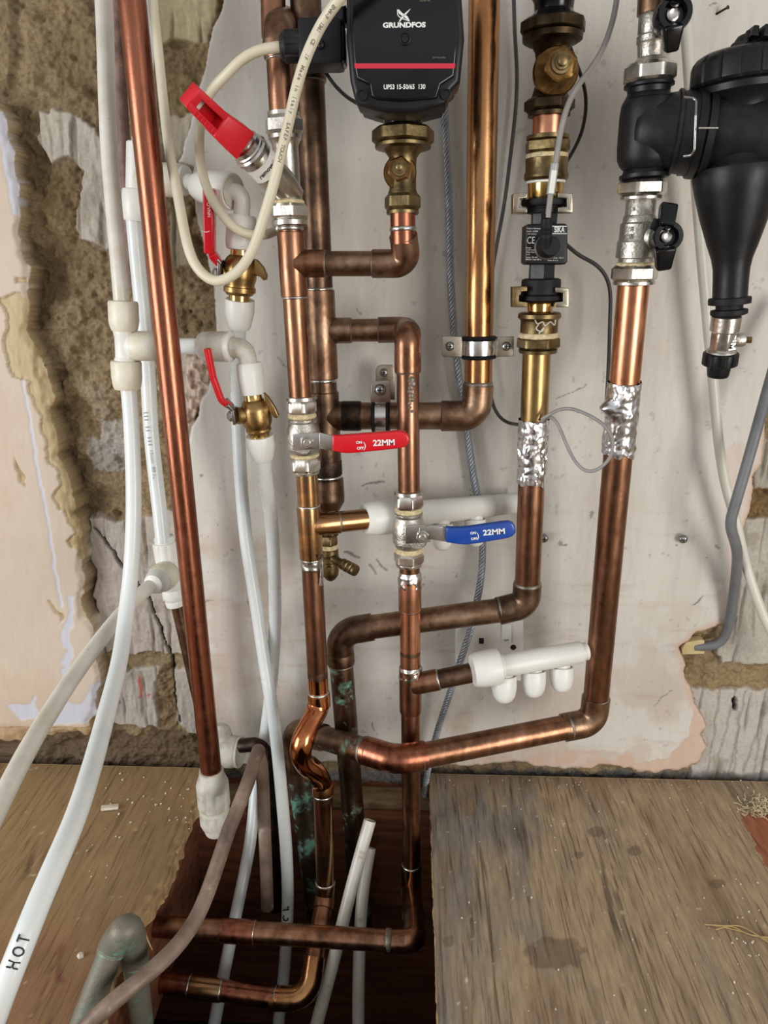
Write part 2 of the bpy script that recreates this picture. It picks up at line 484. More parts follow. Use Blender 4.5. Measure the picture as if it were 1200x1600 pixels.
def ss(a, b, x):
    t = np.clip((x-a)/(b-a), 0, 1); return t*t*(3-2*t)

def painted(name, rough, bump, bscale, stretch=(1, 1, 1), grain=None, crumbly=False, lines=None):
    mt = bpy.data.materials.new(name); mt.use_nodes = True; MATS[name] = mt
    nt = mt.node_tree; N = nt.nodes; L = nt.links; b = N['Principled BSDF']
    b.inputs['Roughness'].default_value = rough
    at = N.new('ShaderNodeAttribute'); at.attribute_name = 'Col'
    tc = N.new('ShaderNodeTexCoord'); mp = N.new('ShaderNodeMapping'); mp.inputs['Scale'].default_value = stretch
    L.new(tc.outputs['Object'], mp.inputs[0])
    nz = N.new('ShaderNodeTexNoise'); nz.inputs['Scale'].default_value = bscale; nz.inputs['Detail'].default_value = 6
    nz.inputs['Roughness'].default_value = .65
    L.new(mp.outputs[0], nz.inputs[0])
    rp = N.new('ShaderNodeValToRGB'); g = grain or (.82, 1.1)
    rp.color_ramp.elements[0].position = .32; rp.color_ramp.elements[0].color = (g[0], g[0], g[0], 1)
    rp.color_ramp.elements[1].position = .68; rp.color_ramp.elements[1].color = (g[1], g[1], g[1], 1)
    L.new(nz.outputs[0], rp.inputs[0])
    mx = N.new('ShaderNodeMix'); mx.data_type = 'RGBA'; mx.blend_type = 'MULTIPLY'; mx.inputs[0].default_value = 1
    L.new(at.outputs['Color'], mx.inputs[6]); L.new(rp.outputs[0], mx.inputs[7])
    L.new(mx.outputs[2], b.inputs['Base Color'])
    bp = N.new('ShaderNodeBump'); bp.inputs['Strength'].default_value = bump; bp.inputs['Distance'].default_value = 0.001
    L.new(nz.outputs[0], bp.inputs['Height']); L.new(bp.outputs[0], b.inputs['Normal'])
    if lines:
        mp3 = N.new('ShaderNodeMapping'); mp3.inputs['Scale'].default_value = lines[0]; mp3.inputs['Rotation'].default_value = (0, 0, lines[3])
        L.new(tc.outputs['Object'], mp3.inputs[0])
        n3 = N.new('ShaderNodeTexNoise'); n3.inputs['Scale'].default_value = lines[1]; n3.inputs['Detail'].default_value = 9; n3.inputs['Roughness'].default_value = .62
        n3.inputs['Distortion'].default_value = .25
        L.new(mp3.outputs[0], n3.inputs[0])
        r3 = N.new('ShaderNodeValToRGB')
        r3.color_ramp.elements[0].position = .33; r3.color_ramp.elements[0].color = (lines[2], lines[2]*.92, lines[2]*.85, 1)
        r3.color_ramp.elements[1].position = .45; r3.color_ramp.elements[1].color = (1, 1, 1, 1)
        q3 = r3.color_ramp.elements.new(.75); q3.color = (1.15, 1.14, 1.12, 1)
        L.new(n3.outputs[0], r3.inputs[0])
        m3 = N.new('ShaderNodeMix'); m3.data_type = 'RGBA'; m3.blend_type = 'MULTIPLY'; m3.inputs[0].default_value = 1
        L.new(mx.outputs[2], m3.inputs[6]); L.new(r3.outputs[0], m3.inputs[7]); L.new(m3.outputs[2], b.inputs['Base Color'])
        b3 = N.new('ShaderNodeBump'); b3.inputs['Strength'].default_value = .6; b3.inputs['Distance'].default_value = .0012
        L.new(r3.outputs[0], b3.inputs['Height']); L.new(bp.outputs[0], b3.inputs['Normal']); L.new(b3.outputs[0], b.inputs['Normal'])
    if crumbly:
        n2 = N.new('ShaderNodeTexNoise'); n2.inputs['Scale'].default_value = 260; n2.inputs['Detail'].default_value = 8; n2.inputs['Roughness'].default_value = .75
        L.new(tc.outputs['Object'], n2.inputs[0])
        r2 = N.new('ShaderNodeValToRGB')
        r2.color_ramp.elements[0].position = .34; r2.color_ramp.elements[0].color = (.66, .64, .61, 1)
        r2.color_ramp.elements[1].position = .60; r2.color_ramp.elements[1].color = (1.14, 1.14, 1.14, 1)
        L.new(n2.outputs[0], r2.inputs[0])
        m2 = N.new('ShaderNodeMix'); m2.data_type = 'RGBA'; m2.blend_type = 'MULTIPLY'
        L.new(at.outputs['Alpha'], m2.inputs[0]); L.new(mx.outputs[2], m2.inputs[6]); L.new(r2.outputs[0], m2.inputs[7]); L.new(m2.outputs[2], b.inputs['Base Color'])
        b2 = N.new('ShaderNodeBump'); b2.inputs['Distance'].default_value = .0022
        L.new(at.outputs['Alpha'], b2.inputs['Strength']); L.new(n2.outputs[0], b2.inputs['Height']); L.new(bp.outputs[0], b2.inputs['Normal']); L.new(b2.outputs[0], b.inputs['Normal'])
    return mt
painted('wall_surface', 0.55, 0.22, 110, (1.6, 1, .35), grain=(.95, 1.03), crumbly=True)
painted('board_weathered', 0.8, 0.7, 34, (7, 1.0, 7), grain=(.72, 1.16), lines=((16, .75, 16), 22, .50, -.12))
painted('board_brown', 0.75, 0.4, 30, (6, .9, 6), grain=(.84, 1.1), lines=((13, .7, 13), 18, .62, .12))

def grid_mesh(name, X, Z3, Y, col, flip=False, alpha=None):
    """X,Y,Z arrays (rows, cols)"""
    R, Cn = X.shape
    me = bpy.data.meshes.new(name)
    co = np.stack([X, Y, Z3], -1).reshape(-1, 3).astype(np.float32)
    idx = np.arange(R*Cn).reshape(R, Cn)
    a, b, c, d = idx[:-1, :-1], idx[:-1, 1:], idx[1:, 1:], idx[1:, :-1]
    fs = np.stack([a, b, c, d] if not flip else [a, d, c, b], -1).reshape(-1, 4)
    me.vertices.add(len(co)); me.vertices.foreach_set('co', co.ravel())
    me.loops.add(fs.size); me.loops.foreach_set('vertex_index', fs.ravel().astype(np.int32))
    me.polygons.add(len(fs)); me.polygons.foreach_set('loop_start', np.arange(0, fs.size, 4, dtype=np.int32))
    me.update(calc_edges=True); me.validate()
    at = me.color_attributes.new('Col', 'FLOAT_COLOR', 'POINT')
    cc = np.ones((len(co), 4), np.float32); cc[:, :3] = col.reshape(-1, 3)
    if alpha is not None: cc[:, 3] = alpha.ravel()
    at.data.foreach_set('color', cc.ravel())
    return me
def LC(c): return np.array(lin(c), np.float64)

# ------------------------------------------------------------------ the wall: old masonry with two skins of plaster broken away
def coords(lo, a, b, hi, st):
    f = np.arange(a, b, st)
    l = np.linspace(lo, a, 30, endpoint=False); r = np.linspace(b, hi, 30)
    return np.concatenate([l, f, r])
gx = coords(-1.6, -0.53, 0.52, 1.6, .0014)
gz = coords(-.12, -.035, .93, 1.9, .0014)
X, Z = np.meshgrid(gx, gz)
def uvof(X, Y, Z):
    qx, qy, qz = X-CAM.x, Y-CAM.y, Z-CAM.z
    d = qx*FW.x+qy*FW.y+qz*FW.z
    return 600+F*(qx*RT.x+qy*RT.y+qz*RT.z)/d, 800-F*(qx*UP.x+qy*UP.y+qz*UP.z)/d
U, V = uvof(X, 0*X, Z)
n1 = fbm(X*60, Z*60, 1, 5)-.5; n2 = fbm(X*60+9, Z*60, 2, 5)-.5
n1c = fbm(X*45, Z*45, 101, 3)-.5; n2c = fbm(X*45+9, Z*45, 102, 3)-.5
UW = U+n1c*26; VW = V+n2c*26
mScored = np.zeros(X.shape)
LPOLY = [(-2000, 163), (0, 163), (20, 190), (28, 230), (35, 300), (40, 330), (36, 390), (50, 415), (50, 520), (62, 545), (76, 575), (82, 610), (88, 660), (104, 732), (124, 792), (138, 872), (132, 900),
         (140, 944), (154, 972), (160, 1020), (166, 1056), (156, 1100), (150, 1140), (95, 1140), (40, 1150), (0, 1150), (-2000, 1150)]
RPOLY = [(345, -900), (348, 0), (332, 40), (318, 105), (290, 215), (279, 255), (300, 262), (306, 330), (322, 400), (334, 450), (335, 520), (328, 590), (310, 640), (297, 675), (290, 700),
         (300, 800), (318, 1000), (330, 1130), (345, 1196), (420, 1200), (480, 1190), (560, 1198), (640, 1188), (720, 1198), (800, 1192), (880, 1204), (950, 1199), (1020, 1209), (1062, 1207), (1095, 1192), (1105, 1167), (1099, 1150), (1106, 1133), (1087, 1100),
         (1074, 1058), (1064, 1014), (1089, 991), (1125, 980), (1141, 979), (1150, 937), (1156, 878), (1162, 832), (1175, 795), (1177, 748), (1192, 727), (1198, 644), (1230, 560), (1500, 400), (2600, -200), (2600, -900)]
inL = inpoly(UW, VW, LPOLY)
UR = U+n1*12; VR = V+n2*12
inR = inpoly(UR, VR, RPOLY)
dL = dist(UW, VW, LPOLY[1:-1]); dR = dist(UR, VR, RPOLY[1:-1])
# heights (towards the room) ------------------------------------
rough_n = fbm(X*90, Z*90, 5, 6); lump = fbm(X*28, Z*28, 8, 4)
rid = 1-np.abs(fbm(X*120+5, Z*120, 121, 5)*2-1)*2.2
hM = -.018+(lump-.5)*.020+(rough_n-.5)*.014+np.clip(rid, -1, 1)*.0012+(fbm(X*330, Z*330, 122, 2)-.5)*.003
col = np.zeros(X.shape+(3,))
def put(mask, c, a=1.0):
    w = (mask*a)[..., None] if not isinstance(mask, np.ndarray) or mask.dtype != bool else (mask.astype(float)*a)[..., None]
    global col
    col = col*(1-w)+LC(c)*w
def soft(poly, f=8): # soft mask with ragged edge
    i = inpoly(UW, VW, poly); d = dist(UW, VW, poly, True)
    return np.where(i, ss(0, f, d), 0.0)
put(np.ones(X.shape), (144, 122, 86))
put(ss(.35, .65, lump), (168, 148, 112), .6)
put(1-ss(6, 60, dL), (92, 74, 50), .75)  # shadow zone of the recess beside the left skin, painted into the colour
put(ss(.52, .66, 1-rough_n), (110, 90, 60), .35)  # crevice shade painted brown into the low spots of the rough masonry
put(ss(.42, .62, fbm(X*16+3, Z*16, 130, 4))*.8, (122, 102, 68), .6)
put(ss(.50, .60, fbm(X*22+3, Z*22, 131, 4)), (164, 144, 108), .5)
scored = [[(48, 160), (95, 168), (150, 192), (168, 300), (172, 392), (142, 388), (116, 372), (106, 335), (118, 272), (92, 248), (62, 262)],
          [(225, -60), (345, -60), (330, 62), (250, 68), (225, 40)],
          [(240, 170), (310, 165), (285, 250), (240, 250)],
          [(255, 330), (290, 320), (310, 420), (262, 420)],
          [(240, 545), (330, 545), (322, 620), (300, 680), (258, 700)],
          [(130, 812), (300, 800), (320, 1028), (160, 1030), (140, 930)],
          [(190, 1054), (244, 1050), (250, 1150), (170, 1140), (175, 1060)], [(268, 1046), (325, 1046), (330, 1160), (275, 1150)],
          [(1166, 812), (1300, 800), (1300, 1050), (1130, 1050), (1128, 1020)],
          [(1180, 690), (1300, 670), (1300, 775), (1182, 778)],
          [(1080, 1080), (1400, 1082), (1400, 1250), (1080, 1250)]]
scol = [(182, 174, 160), (170, 158, 122), (176, 166, 148), (160, 150, 122), (176, 164, 148), (176, 166, 156), (172, 164, 156), (172, 164, 154), (182, 177, 166), (168, 162, 150), (186, 181, 172)]
for pl, c in zip(scored, scol):
    mk = soft(pl, 5)
    g = vn((X*240+fbm(X*12, Z*12, 31, 3)*2.2+V*.004), Z*12, 17)
    groove = ss(.74, .90, g); mScored = np.maximum(mScored, mk)
    hM = hM*(1-mk)+(-.0115+(fbm(X*200, Z*60, 12, 4)-.5)*.0035-groove*.0030)*mk
    put(mk, c, .95); put(mk*groove, (96, 88, 74), .5)
    put(mk*ss(.60, .75, fbm(X*40, Z*40, 40, 5)), (128, 116, 96), .45)
for pl, c in (([(60, 252), (116, 270), (108, 340), (135, 385), (90, 400), (50, 330)], (134, 114, 76)), ([(95, 470), (118, 465), (130, 495), (112, 520), (95, 505)], (158, 140, 108)),
              ([(125, 600), (160, 600), (172, 650), (150, 670), (125, 640)], (164, 148, 122)), ([(145, 655), (195, 660), (192, 720), (150, 720)], (188, 180, 168)),
              ([(120, 690), (195, 690), (195, 745), (135, 745)], (168, 160, 152)), ([(245, 108), (320, 104), (305, 165), (245, 168)], (150, 132, 92)), ([(0, -60), (30, -60), (25, 60), (0, 160)], (104, 86, 54)),
              ([(100, 20), (140, 10), (145, 110), (110, 120)], (140, 120, 84))):
    mk = soft(pl, 6); put(mk, c, .85); hM = hM+mk*.002
# mortar joints and rubble
put(soft([(160, 1028), (322, 1026), (322, 1050), (170, 1052)], 4), (144, 124, 90)); put(soft([(244, 1045), (266, 1045), (272, 1150), (250, 1150)], 4), (128, 106, 74))
put(soft([(-60, 1150), (350, 1150), (350, 1230), (-60, 1230)], 10), (98, 78, 54)); put(soft([(1080, 1052), (1400, 1050), (1400, 1084), (1085, 1080)], 5), (158, 138, 100))
put(soft([(1150, 770), (1300, 770), (1300, 815), (1160, 815)], 5), (140, 114, 72))
mk = soft([(284, 560), (332, 540), (330, 600), (312, 650), (296, 690), (286, 660)], 4)
put(mk, (204, 182, 164), .9); put(mk*ss(.45, .6, fbm(X*180, Z*180, 110, 3)), (120, 88, 68), .7); hM = hM*(1-mk)+(-.006+(fbm(X*180, Z*180, 110, 3)-.5)*.010)*mk
# cracks in the brick face
crack = dist(U+n1*9, V+n2*9, [(143, 830), (165, 858), (190, 893), (222, 930), (246, 985), (262, 1028), (268, 1075), (270, 1110), (276, 1135)])
ck = 1-ss(.8, 2.6, crack); hM -= ck*.006; put(ck, (34, 28, 22))
sc = [[(1130, 1085), (1110, 1220)], [(1155, 1085), (1118, 1230)], [(1160, 1120), (1150, 1230)], [(1172, 1085), (1140, 1230)], [(1200, 1120), (1180, 1230)], [(1190, 900), (1182, 1000)], [(1165, 900), (1150, 1010)], [(1210, 1090), (1160, 1230)]]
for l in sc:
    k = 1-ss(.8, 2.4, dist(U+n1*8, V+n2*8, l)); hM = hM+k*.0012; put(k*(V > 880), (132, 126, 114), .6)
kk = 1-ss(2.5, 4.5, dist(U, V, [(1153, 1100), (1154, 1115)])); hM -= kk*.01; put(kk, (24, 20, 16))
rd = np.minimum(dist(U, V, [(213, 1062), (216, 1096), (213, 1097)]), dist(U, V, [(226, 1094), (230, 1092)]))
put(1-ss(.8, 2.6, rd+n1*3), (186, 60, 52), .8)
# grey membrane at the foot of the wall behind the hole
gm = ss(1212, 1222, V+n1*16)*(U > 350)
put(gm, (112, 112, 112), .9)
put(gm*ss(.5, .7, lump), (88, 78, 66), .7)
# ---- right skin (white paint over pink plaster)
white = np.ones(X.shape+(3,))*LC((206, 202, 193))
def mixw(arr, mk, c, a=1.0):
    w = (mk*a)[..., None]; return arr*(1-w)+LC(c)*w
st = fbm(X*9, Z*9, 51, 5)
white = mixw(white, ss(.50, .72, st), (198, 188, 176), .5)
white = mixw(white, ss(800, 1190, V)*ss(.45, .62, fbm(X*16, Z*16, 52, 5)), (188, 168, 150), .55)
white = mixw(white, ss(.60, .78, fbm(X*80, Z*14, 55, 5)), (190, 180, 170), .3)
white = mixw(white, ss(.60, .78, fbm(X*16, Z*90, 155, 5))*ss(700, 900, V), (182, 168, 156), .45)
white = mixw(white, ss(.76, .80, fbm(X*120, Z*120, 53, 4)), (160, 150, 140), .5)
lfe = (U < 460)*ss(690, 900, V)
white = mixw(white, lfe*ss(.40, .60, fbm(X*22, Z*22, 54, 5)), (190, 168, 154), .5)
black = ss(.79, .81, fbm(X*75+3, Z*75, 57, 4))*(V > 740)*(V < 1000)
white = mixw(white, black, (80, 74, 70), .6)
# scuffs with their own shape
for l, w_ in ([[(566, 756), (600, 752)], 1.6], [[(592, 874), (606, 892)], 2.2], [[(575, 882), (588, 896)], 1.8], [[(1100, 930), (1082, 945)], 1.0], [[(540, 862), (560, 870)], 2.0], [[(870, 625), (915, 600)], .8], [[(1020, 1100), (1050, 1080)], .8],
              [[(1107, 11), (1118, 6)], 1.6], [[(556, 485), (566, 492)], 1.0], [[(582, 1128), (584, 1140)], 1.2], [[(430, 560), (446, 572)], .8]):
    white = mixw(white, 1-ss(w_*.4, w_*1.3, dist(U+n1*14, V+n2*14, l)), (70, 64, 58), .7)
# pencil-thin brush ridges
pink = (200, 172, 152)
bare = ((1-ss(2, 16, dR))*(U > 1050) + ss(1165, 1192, V+n1*50)*(U > 470)*ss(.35, .55, fbm(X*30, Z*30, 60, 4)))
bare = np.clip(bare, 0, 1)
bp_ = inpoly(UR, VR, [(1086, 1100), (1110, 1130), (1110, 1190), (1060, 1212), (900, 1212), (1040, 1185), (1075, 1150)])
bare = np.maximum(bare, bp_*1.0)
white = mixw(white, bare, pink, .9)
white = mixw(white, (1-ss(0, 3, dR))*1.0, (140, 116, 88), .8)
white = mixw(white, inpoly(U+n1*10, V+n2*10, [(1128, 700), (1150, 690), (1185, 700), (1170, 780), (1150, 850), (1146, 960), (1120, 975), (1136, 860)])*1.0, (206, 186, 174), .6)
hR = (fbm(X*7, Z*7, 61, 3)-.5)*.003+(fbm(X*180, Z*30, 62, 3)-.5)*.0005-bare*.0006
hR -= ss(0, 5, 5-dR)*.0025
# ---- left skin (beige paint over lilac and tan plaster)
bei = np.ones(X.shape+(3,))*LC((192, 176, 158))
bei = mixw(bei, ss(.45, .65, fbm(X*7, Z*7, 71, 4)), (184, 163, 142), .6)
lil = np.maximum.reduce([1-ss(6, 9, dist(UW, V, [(10, 185), (22, 260), (30, 330)])), 1-ss(1.5, 3, dist(U+n1*8, V, [(44, 590), (62, 690), (84, 820), (92, 880), (104, 940)])), 1-ss(5, 8, dist(UW, V, [(116, 930), (112, 1000), (110, 1045)])),
                         soft([(60, 1118), (165, 1060), (160, 1120), (100, 1118), (70, 1115)], 2), soft([(25, 1090), (60, 1080), (80, 1110), (35, 1118)], 3)])
bei = mixw(bei, lil, (188, 190, 200), .9)
tan_ = np.maximum.reduce([inpoly(UW, VW, [(8, 470), (30, 455), (52, 470), (54, 530), (70, 560), (90, 640), (112, 740), (132, 800), (140, 880), (118, 850), (96, 760), (70, 680), (55, 590), (25, 585)])*1.0,
                          soft([(25, 432), (45, 428), (48, 440), (28, 442)], 2), soft([(76, 932), (82, 930), (102, 955), (104, 968)], 2), soft([(35, 700), (48, 740), (50, 760), (40, 750)], 2), ((V > 1128)*1.0)])
bei = mixw(bei, tan_, (178, 158, 116), .9)
bei = mixw(bei, tan_*ss(.5, .7, fbm(X*140, Z*30, 73, 4)), (146, 124, 82), .7)
bei = mixw(bei, ss(1120, 1140, V+n1*30), (170, 140, 108), .8)
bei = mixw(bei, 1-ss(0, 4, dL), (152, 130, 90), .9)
hL = .012+(fbm(X*7, Z*7, 75, 3)-.5)*.002-tan_*(.0015+.002*fbm(X*160, Z*40, 76, 4))-lil*.0006-ss(0, 12, 12-dL)*.004
# combine
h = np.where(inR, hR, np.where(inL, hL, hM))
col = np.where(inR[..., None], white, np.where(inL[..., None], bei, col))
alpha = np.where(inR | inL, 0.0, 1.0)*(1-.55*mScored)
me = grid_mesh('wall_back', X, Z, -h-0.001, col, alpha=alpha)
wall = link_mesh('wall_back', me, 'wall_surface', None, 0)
me.polygons.foreach_set('use_smooth', [True]*len(me.polygons))
struct(wall)

# ------------------------------------------------------------------ floor boards round the hole
def board(name, poly, lo, hi, paint, matname, thick=.018, step=.0025, jag=0.0, edge='splinter'):
    """poly in world xy; a top grid clipped to poly plus a ragged side"""
    mb = bmesh.new()
    pts = []
    n = len(poly)
    for i in range(n):
        a = Vector(poly[i][:2]); b = Vector(poly[(i+1) % n][:2]); jg = poly[i][2] if len(poly[i]) > 2 else 0
        L = (b-a).length; k = max(1, int(L/.004)) if jg else 1
        nrm = Vector((-(b-a).y, (b-a).x)).normalized() if L else Vector((0, 0))
        for j in range(k):
            p = a+(b-a)*j/k
            if jg and 0 < j: p = p+nrm*(mnoise.noise(Vector((p.x*90, p.y*90, 3)))*jg+mnoise.noise(Vector((p.x*300, p.y*300, 3)))*jg*.4)
            pts.append(p)
    top = [mb.verts.new((p.x, p.y, 0)) for p in pts]
    mid = [mb.verts.new((p.x+random.uniform(-.0012, .0012), p.y+random.uniform(-.0012, .0012), -thick*.5)) for p in pts]
    bot = [mb.verts.new((p.x+random.uniform(-.001, .001), p.y, -thick)) for p in pts]
    N_ = len(pts)
    for j in range(N_):
        mb.faces.new((top[j], mid[j], mid[(j+1) % N_], top[(j+1) % N_]))
        mb.faces.new((mid[j], bot[j], bot[(j+1) % N_], mid[(j+1) % N_]))
    mb.faces.new(bot)
    side = bm_mesh(mb, name)
    # top
    xs = np.arange(lo[0], hi[0], step); ys = np.arange(lo[1], hi[1], step)
    XX, YY = np.meshgrid(xs, ys)
    poly2 = [(p.x, p.y) for p in pts]
    keep = inpoly(XX, YY, poly2)
    d = None
    c, hgt = paint(XX, YY)
    me = grid_mesh(name, XX, hgt, YY, c)
    bm = bmesh.new(); bm.from_mesh(me)
    bm.verts.ensure_lookup_table()
    kf = keep.ravel()
    bmesh.ops.delete(bm, geom=[v for v in bm.verts if not kf[v.index]], context='VERTS')
    # snap border verts to the outline
    arr = np.array(poly2); a0 = arr; a1 = np.roll(arr, -1, 0); dd = a1-a0; L2 = (dd**2).sum(1)+1e-12
    for v in bm.verts:
        if v.is_boundary:
            q = np.array((v.co.x, v.co.y)); t = np.clip(((q-a0)*dd).sum(1)/L2, 0, 1); pr = a0+dd*t[:, None]
            k = ((pr-q)**2).sum(1).argmin(); v.co.x, v.co.y = pr[k]; v.co.z = min(v.co.z, 0)
    bm.to_mesh(me); bm.free()
    o = link_mesh(name, me, matname, None, 0)
    me.polygons.foreach_set('use_smooth', [True]*len(me.polygons))
    return o, side

F0 = lambda x, y: FZ(x, y, 0.0)
rl = [F0(671, 1207), F0(674, 1300), F0(678, 1400), F0(684, 1600)]
rl.append(Vector((rl[-1].x+.03, -1.3, 0)))
polyR = [(p.x, p.y if i else -.001, .0012) for i, p in enumerate(rl)]+[(1.5, -1.3), (1.5, -.001)]
def paintR(XX, YY):
    u, v = uvof(XX, YY, 0*XX)
    c = np.ones(XX.shape+(3,))*LC((168, 146, 116))
    big = fbm(XX*11, YY*4, 81, 4)
    c = mixw(c, ss(.42, .62, big), (126, 120, 112), .9)
    c = mixw(c, ss(.5, .66, fbm(XX*16+4, YY*6, 82, 4)), (142, 116, 86), .6)
    # shear the long grain a little so that lines drift as on rotary-cut ply
    gx_ = XX+fbm(XX*5, YY*3, 83, 2)*.05
    g = vn(gx_*230, YY*5, 84); g2 = vn(gx_*120, YY*9, 85)
    c = mixw(c, ss(.80, .95, g)*ss(.3, .6, vn(XX*20, YY*7, 88)), (72, 58, 44), .75)
    c = mixw(c, ss(.74, .95, g2), (96, 82, 68), .45)
    c = mixw(c, ss(.80, .9, fbm(XX*110, YY*110, 86, 3)), (212, 200, 180), .8)
    for (a, b, r1, r2) in ((868, 1490, 50, 28), (905, 1335, 10, 7), (930, 1300, 14, 9), (992, 1328, 12, 8), (1120, 1380, 14, 8), (700, 1470, 10, 10)):
        dd = np.hypot((u-a)/r1, (v-b)/r2)+(fbm(XX*80, YY*80, 87)-.5)*.9
        c = mixw(c, 1-ss(.85, 1.0, dd), (104, 84, 62), .6)
    red = inpoly(u+(fbm(XX*80, YY*80, 90)-.5)*18, v, [(1158, 1272), (1210, 1262), (1220, 1370), (1195, 1352), (1178, 1310)])
    c = mixw(c, red*1.0, (156, 84, 50), .85)
    c = mixw(c, ss(1245, 1215, v)*1.0, (138, 116, 90), .5)
    ht = -ss(.80, .95, g)*.0008+(big-.5)*.001-.0003
    return c, ht
floor_r, side = board('floor', polyR, (-.05, -1.31), (1.5, .004), paintR, 'board_weathered', step=.0022)
struct(floor_r)
s_ = link_mesh('floor_board_edge', side, 'splinter', None, 30); struct(s_)
ll = [F0(x, y) for x, y in ((345, 1200), (326, 1228), (310, 1253), (294, 1285), (278, 1333), (262, 1375), (243, 1402), (221, 1434), (196, 1470), (176, 1520), (160, 1600))]
ll.append(Vector((ll[-1].x-.01, -1.3, 0)))
polyL = [(-1.5, -1.3), (-1.5, -.001), (ll[0].x, -.001, .004)]+[(p.x, p.y, .004) for p in ll[1:]]
def paintL(XX, YY):
    u, v = uvof(XX, YY, 0*XX)
    c = np.ones(XX.shape+(3,))*LC((150, 122, 84))
    c = mixw(c, ss(1380, 1560, v+(fbm(XX*14, YY*14, 95)-.5)*160), (158, 108, 78), .85)
    c = mixw(c, ss(.42, .62, fbm(XX*10, YY*5, 91, 4)), (128, 104, 70), .6)
    gx_ = XX+YY*.12+fbm(XX*5, YY*3, 93, 2)*.05
    g = vn(gx_*200, YY*6, 92)
    c = mixw(c, ss(.86, .96, g)*ss(.5, .8, vn(XX*20, YY*9, 98)), (84, 62, 40), .7)
    dd = dist(u+(fbm(XX*60, YY*60, 94)-.5)*14, v, [(98, 1480), (88, 1500), (90, 1528), (98, 1532)])
    c = mixw(c, 1-ss(3, 6, dd), (112, 70, 44), .7)
    c = mixw(c, ss(.80, .9, fbm(XX*110, YY*110, 96, 3)), (206, 190, 160), .7)
    eg = dist(XX, YY, [(p.x, p.y) for p in ll[:-1]])
    c = mixw(c, 1-ss(.002, .010, eg+(fbm(XX*120, YY*120, 97)-.5)*.012), (186, 160, 118), .85)
    return c, -.0003-ss(.86, .96, g)*.0006-(1-ss(0, .009, eg))*.004
floor_l, side = board('floor', polyL, (-1.5, -1.31), (.1, .004), paintL, 'board_brown', step=.0026)
struct(floor_l)
s_ = link_mesh('floor_board_edge', side, 'splinter', None, 30); struct(s_)

# the void under the boards
mb = MB()
def slab(mb, x0, x1, y0, y1, z0, z1): mb.box(((x0+x1)/2, (y0+y1)/2, (z0+z1)/2), ((x1-x0)/2, 0, 0), (0, (y1-y0)/2, 0), (0, 0, (z1-z0)/2))
slab(mb, -1.5, 1.5, -1.3, .08, -.47, -.45)
slab(mb, -1.5, 1.5, .03, .08, -.45, -.10); slab(mb, -1.5, 1.5, -1.32, -1.3, -.45, -.018)
slab(mb, -1.52, -1.5, -1.3, .08, -.45, -.018); slab(mb, 1.5, 1.52, -1.3, .08, -.45, -.018)
struct(mb.build('floor_void', 'void_soil', None, 0))
mb = MB()
slab(mb, -1.5, 1.5, .004, .030, -.45, -.028)
struct(mb.build('wall_footing', 'joist_wood', None, 0))
# timber along the wall and the joist under the left board edge
mb = MB(); mb.box((-.03, -.022, -.105), (.28, 0, 0), (0, .022, 0), (0, 0, .07), .003)
tag(mb.build('floor_joist', 'joist_wood', None, 30), 'reddish brown floor joist along the foot of the wall, behind the cut white pipes', 'joist')
mb = MB(); mb.box((-.03, -.016, -.028), (.26, 0, 0), (0, .016, 0), (0, 0, .006), .003)
tag(mb.build('timber_batten', 'joist_tan', None, 30), 'rough tan timber batten lying on the joist at the back of the floor hole', 'timber')
q0 = F0(283, 1290); 
mb = MB(); mb.box((q0.x-.026, -.25, -.085), (.022, 0, 0), (0, .22, 0), (0, 0, .066), .002)
tag(mb.build('floor_joist', 'joist_wood', None, 30), 'brown joist under the splintered edge of the left board', 'joist')

# ==================================================================  PIPES
R15, R22, R28 = .0075, .011, .014

# ---- long copper pipe leaning across the left
T = runs('copper_pipe', 'long reddish copper pipe leaning in front of the bare masonry, leftmost of all the copper', P(331, 1225, .16))
A = Ax((200, -60, .16), (332, 1225, .16))
MB().tube([A.pt(-160), A.pt(200), A.pt(600), A.pt(900), A.pt(1222)], R22, 40).build('pipe', 'copper_red', T, 40)
T = runs('pipe_coupler', 'grimy white plastic coupler on the bottom end of the long red copper pipe', P(341, 1300, .16), 'pipe fitting')
A = Ax((330, 1203, .16), (338, 1300, .16))
lathe('collar', 'white_grimy', T, A, [(1203, 33), (1203.5, 38), (1211, 39), (1216, 44), (1224, 50), (1230, 50)])
def ribbed(name, material, parent, ax, s0, s1, w, n, dep_=.05, rim=True):
    """grip body with n long flutes"""
    o, pp = ax.prof([(s0, w), (s1, w)]); L = pp[1][0]; r = pp[0][1]; N = n*6
    mb = MB(); u = ax.d.orthogonal().normalized(); v = ax.d.cross(u); rs = []
    for t, k in ((0, .93), (L*.05, .99), (L*.12, 1), (L*.88, 1), (L*.95, .99), (L, .93)):
        rs.append([o+ax.d*t+(u*math.cos(2*math.pi*j/N)+v*math.sin(2*math.pi*j/N))*r*k*(1-(dep_ if (j % 6) in (0, 1) and .1 < t/L < .9 else 0)) for j in range(N)])
    mb.rings(rs)
    return mb.build(name, material, parent, 30)
ribbed('upper_grip', 'white_grimy', T, A, 1227, 1259, 50, 10)
lathe('waist', 'white_grimy', T, A, [(1257, 46), (1262, 44), (1266, 46)])
ribbed('lower_grip', 'white_grimy', T, A, 1263, 1285, 47, 10)
lathe('end_cap', 'white_grimy', T, A, [(1283, 46), (1289, 42), (1291, 36), (1297, 35), (1300, 32)])

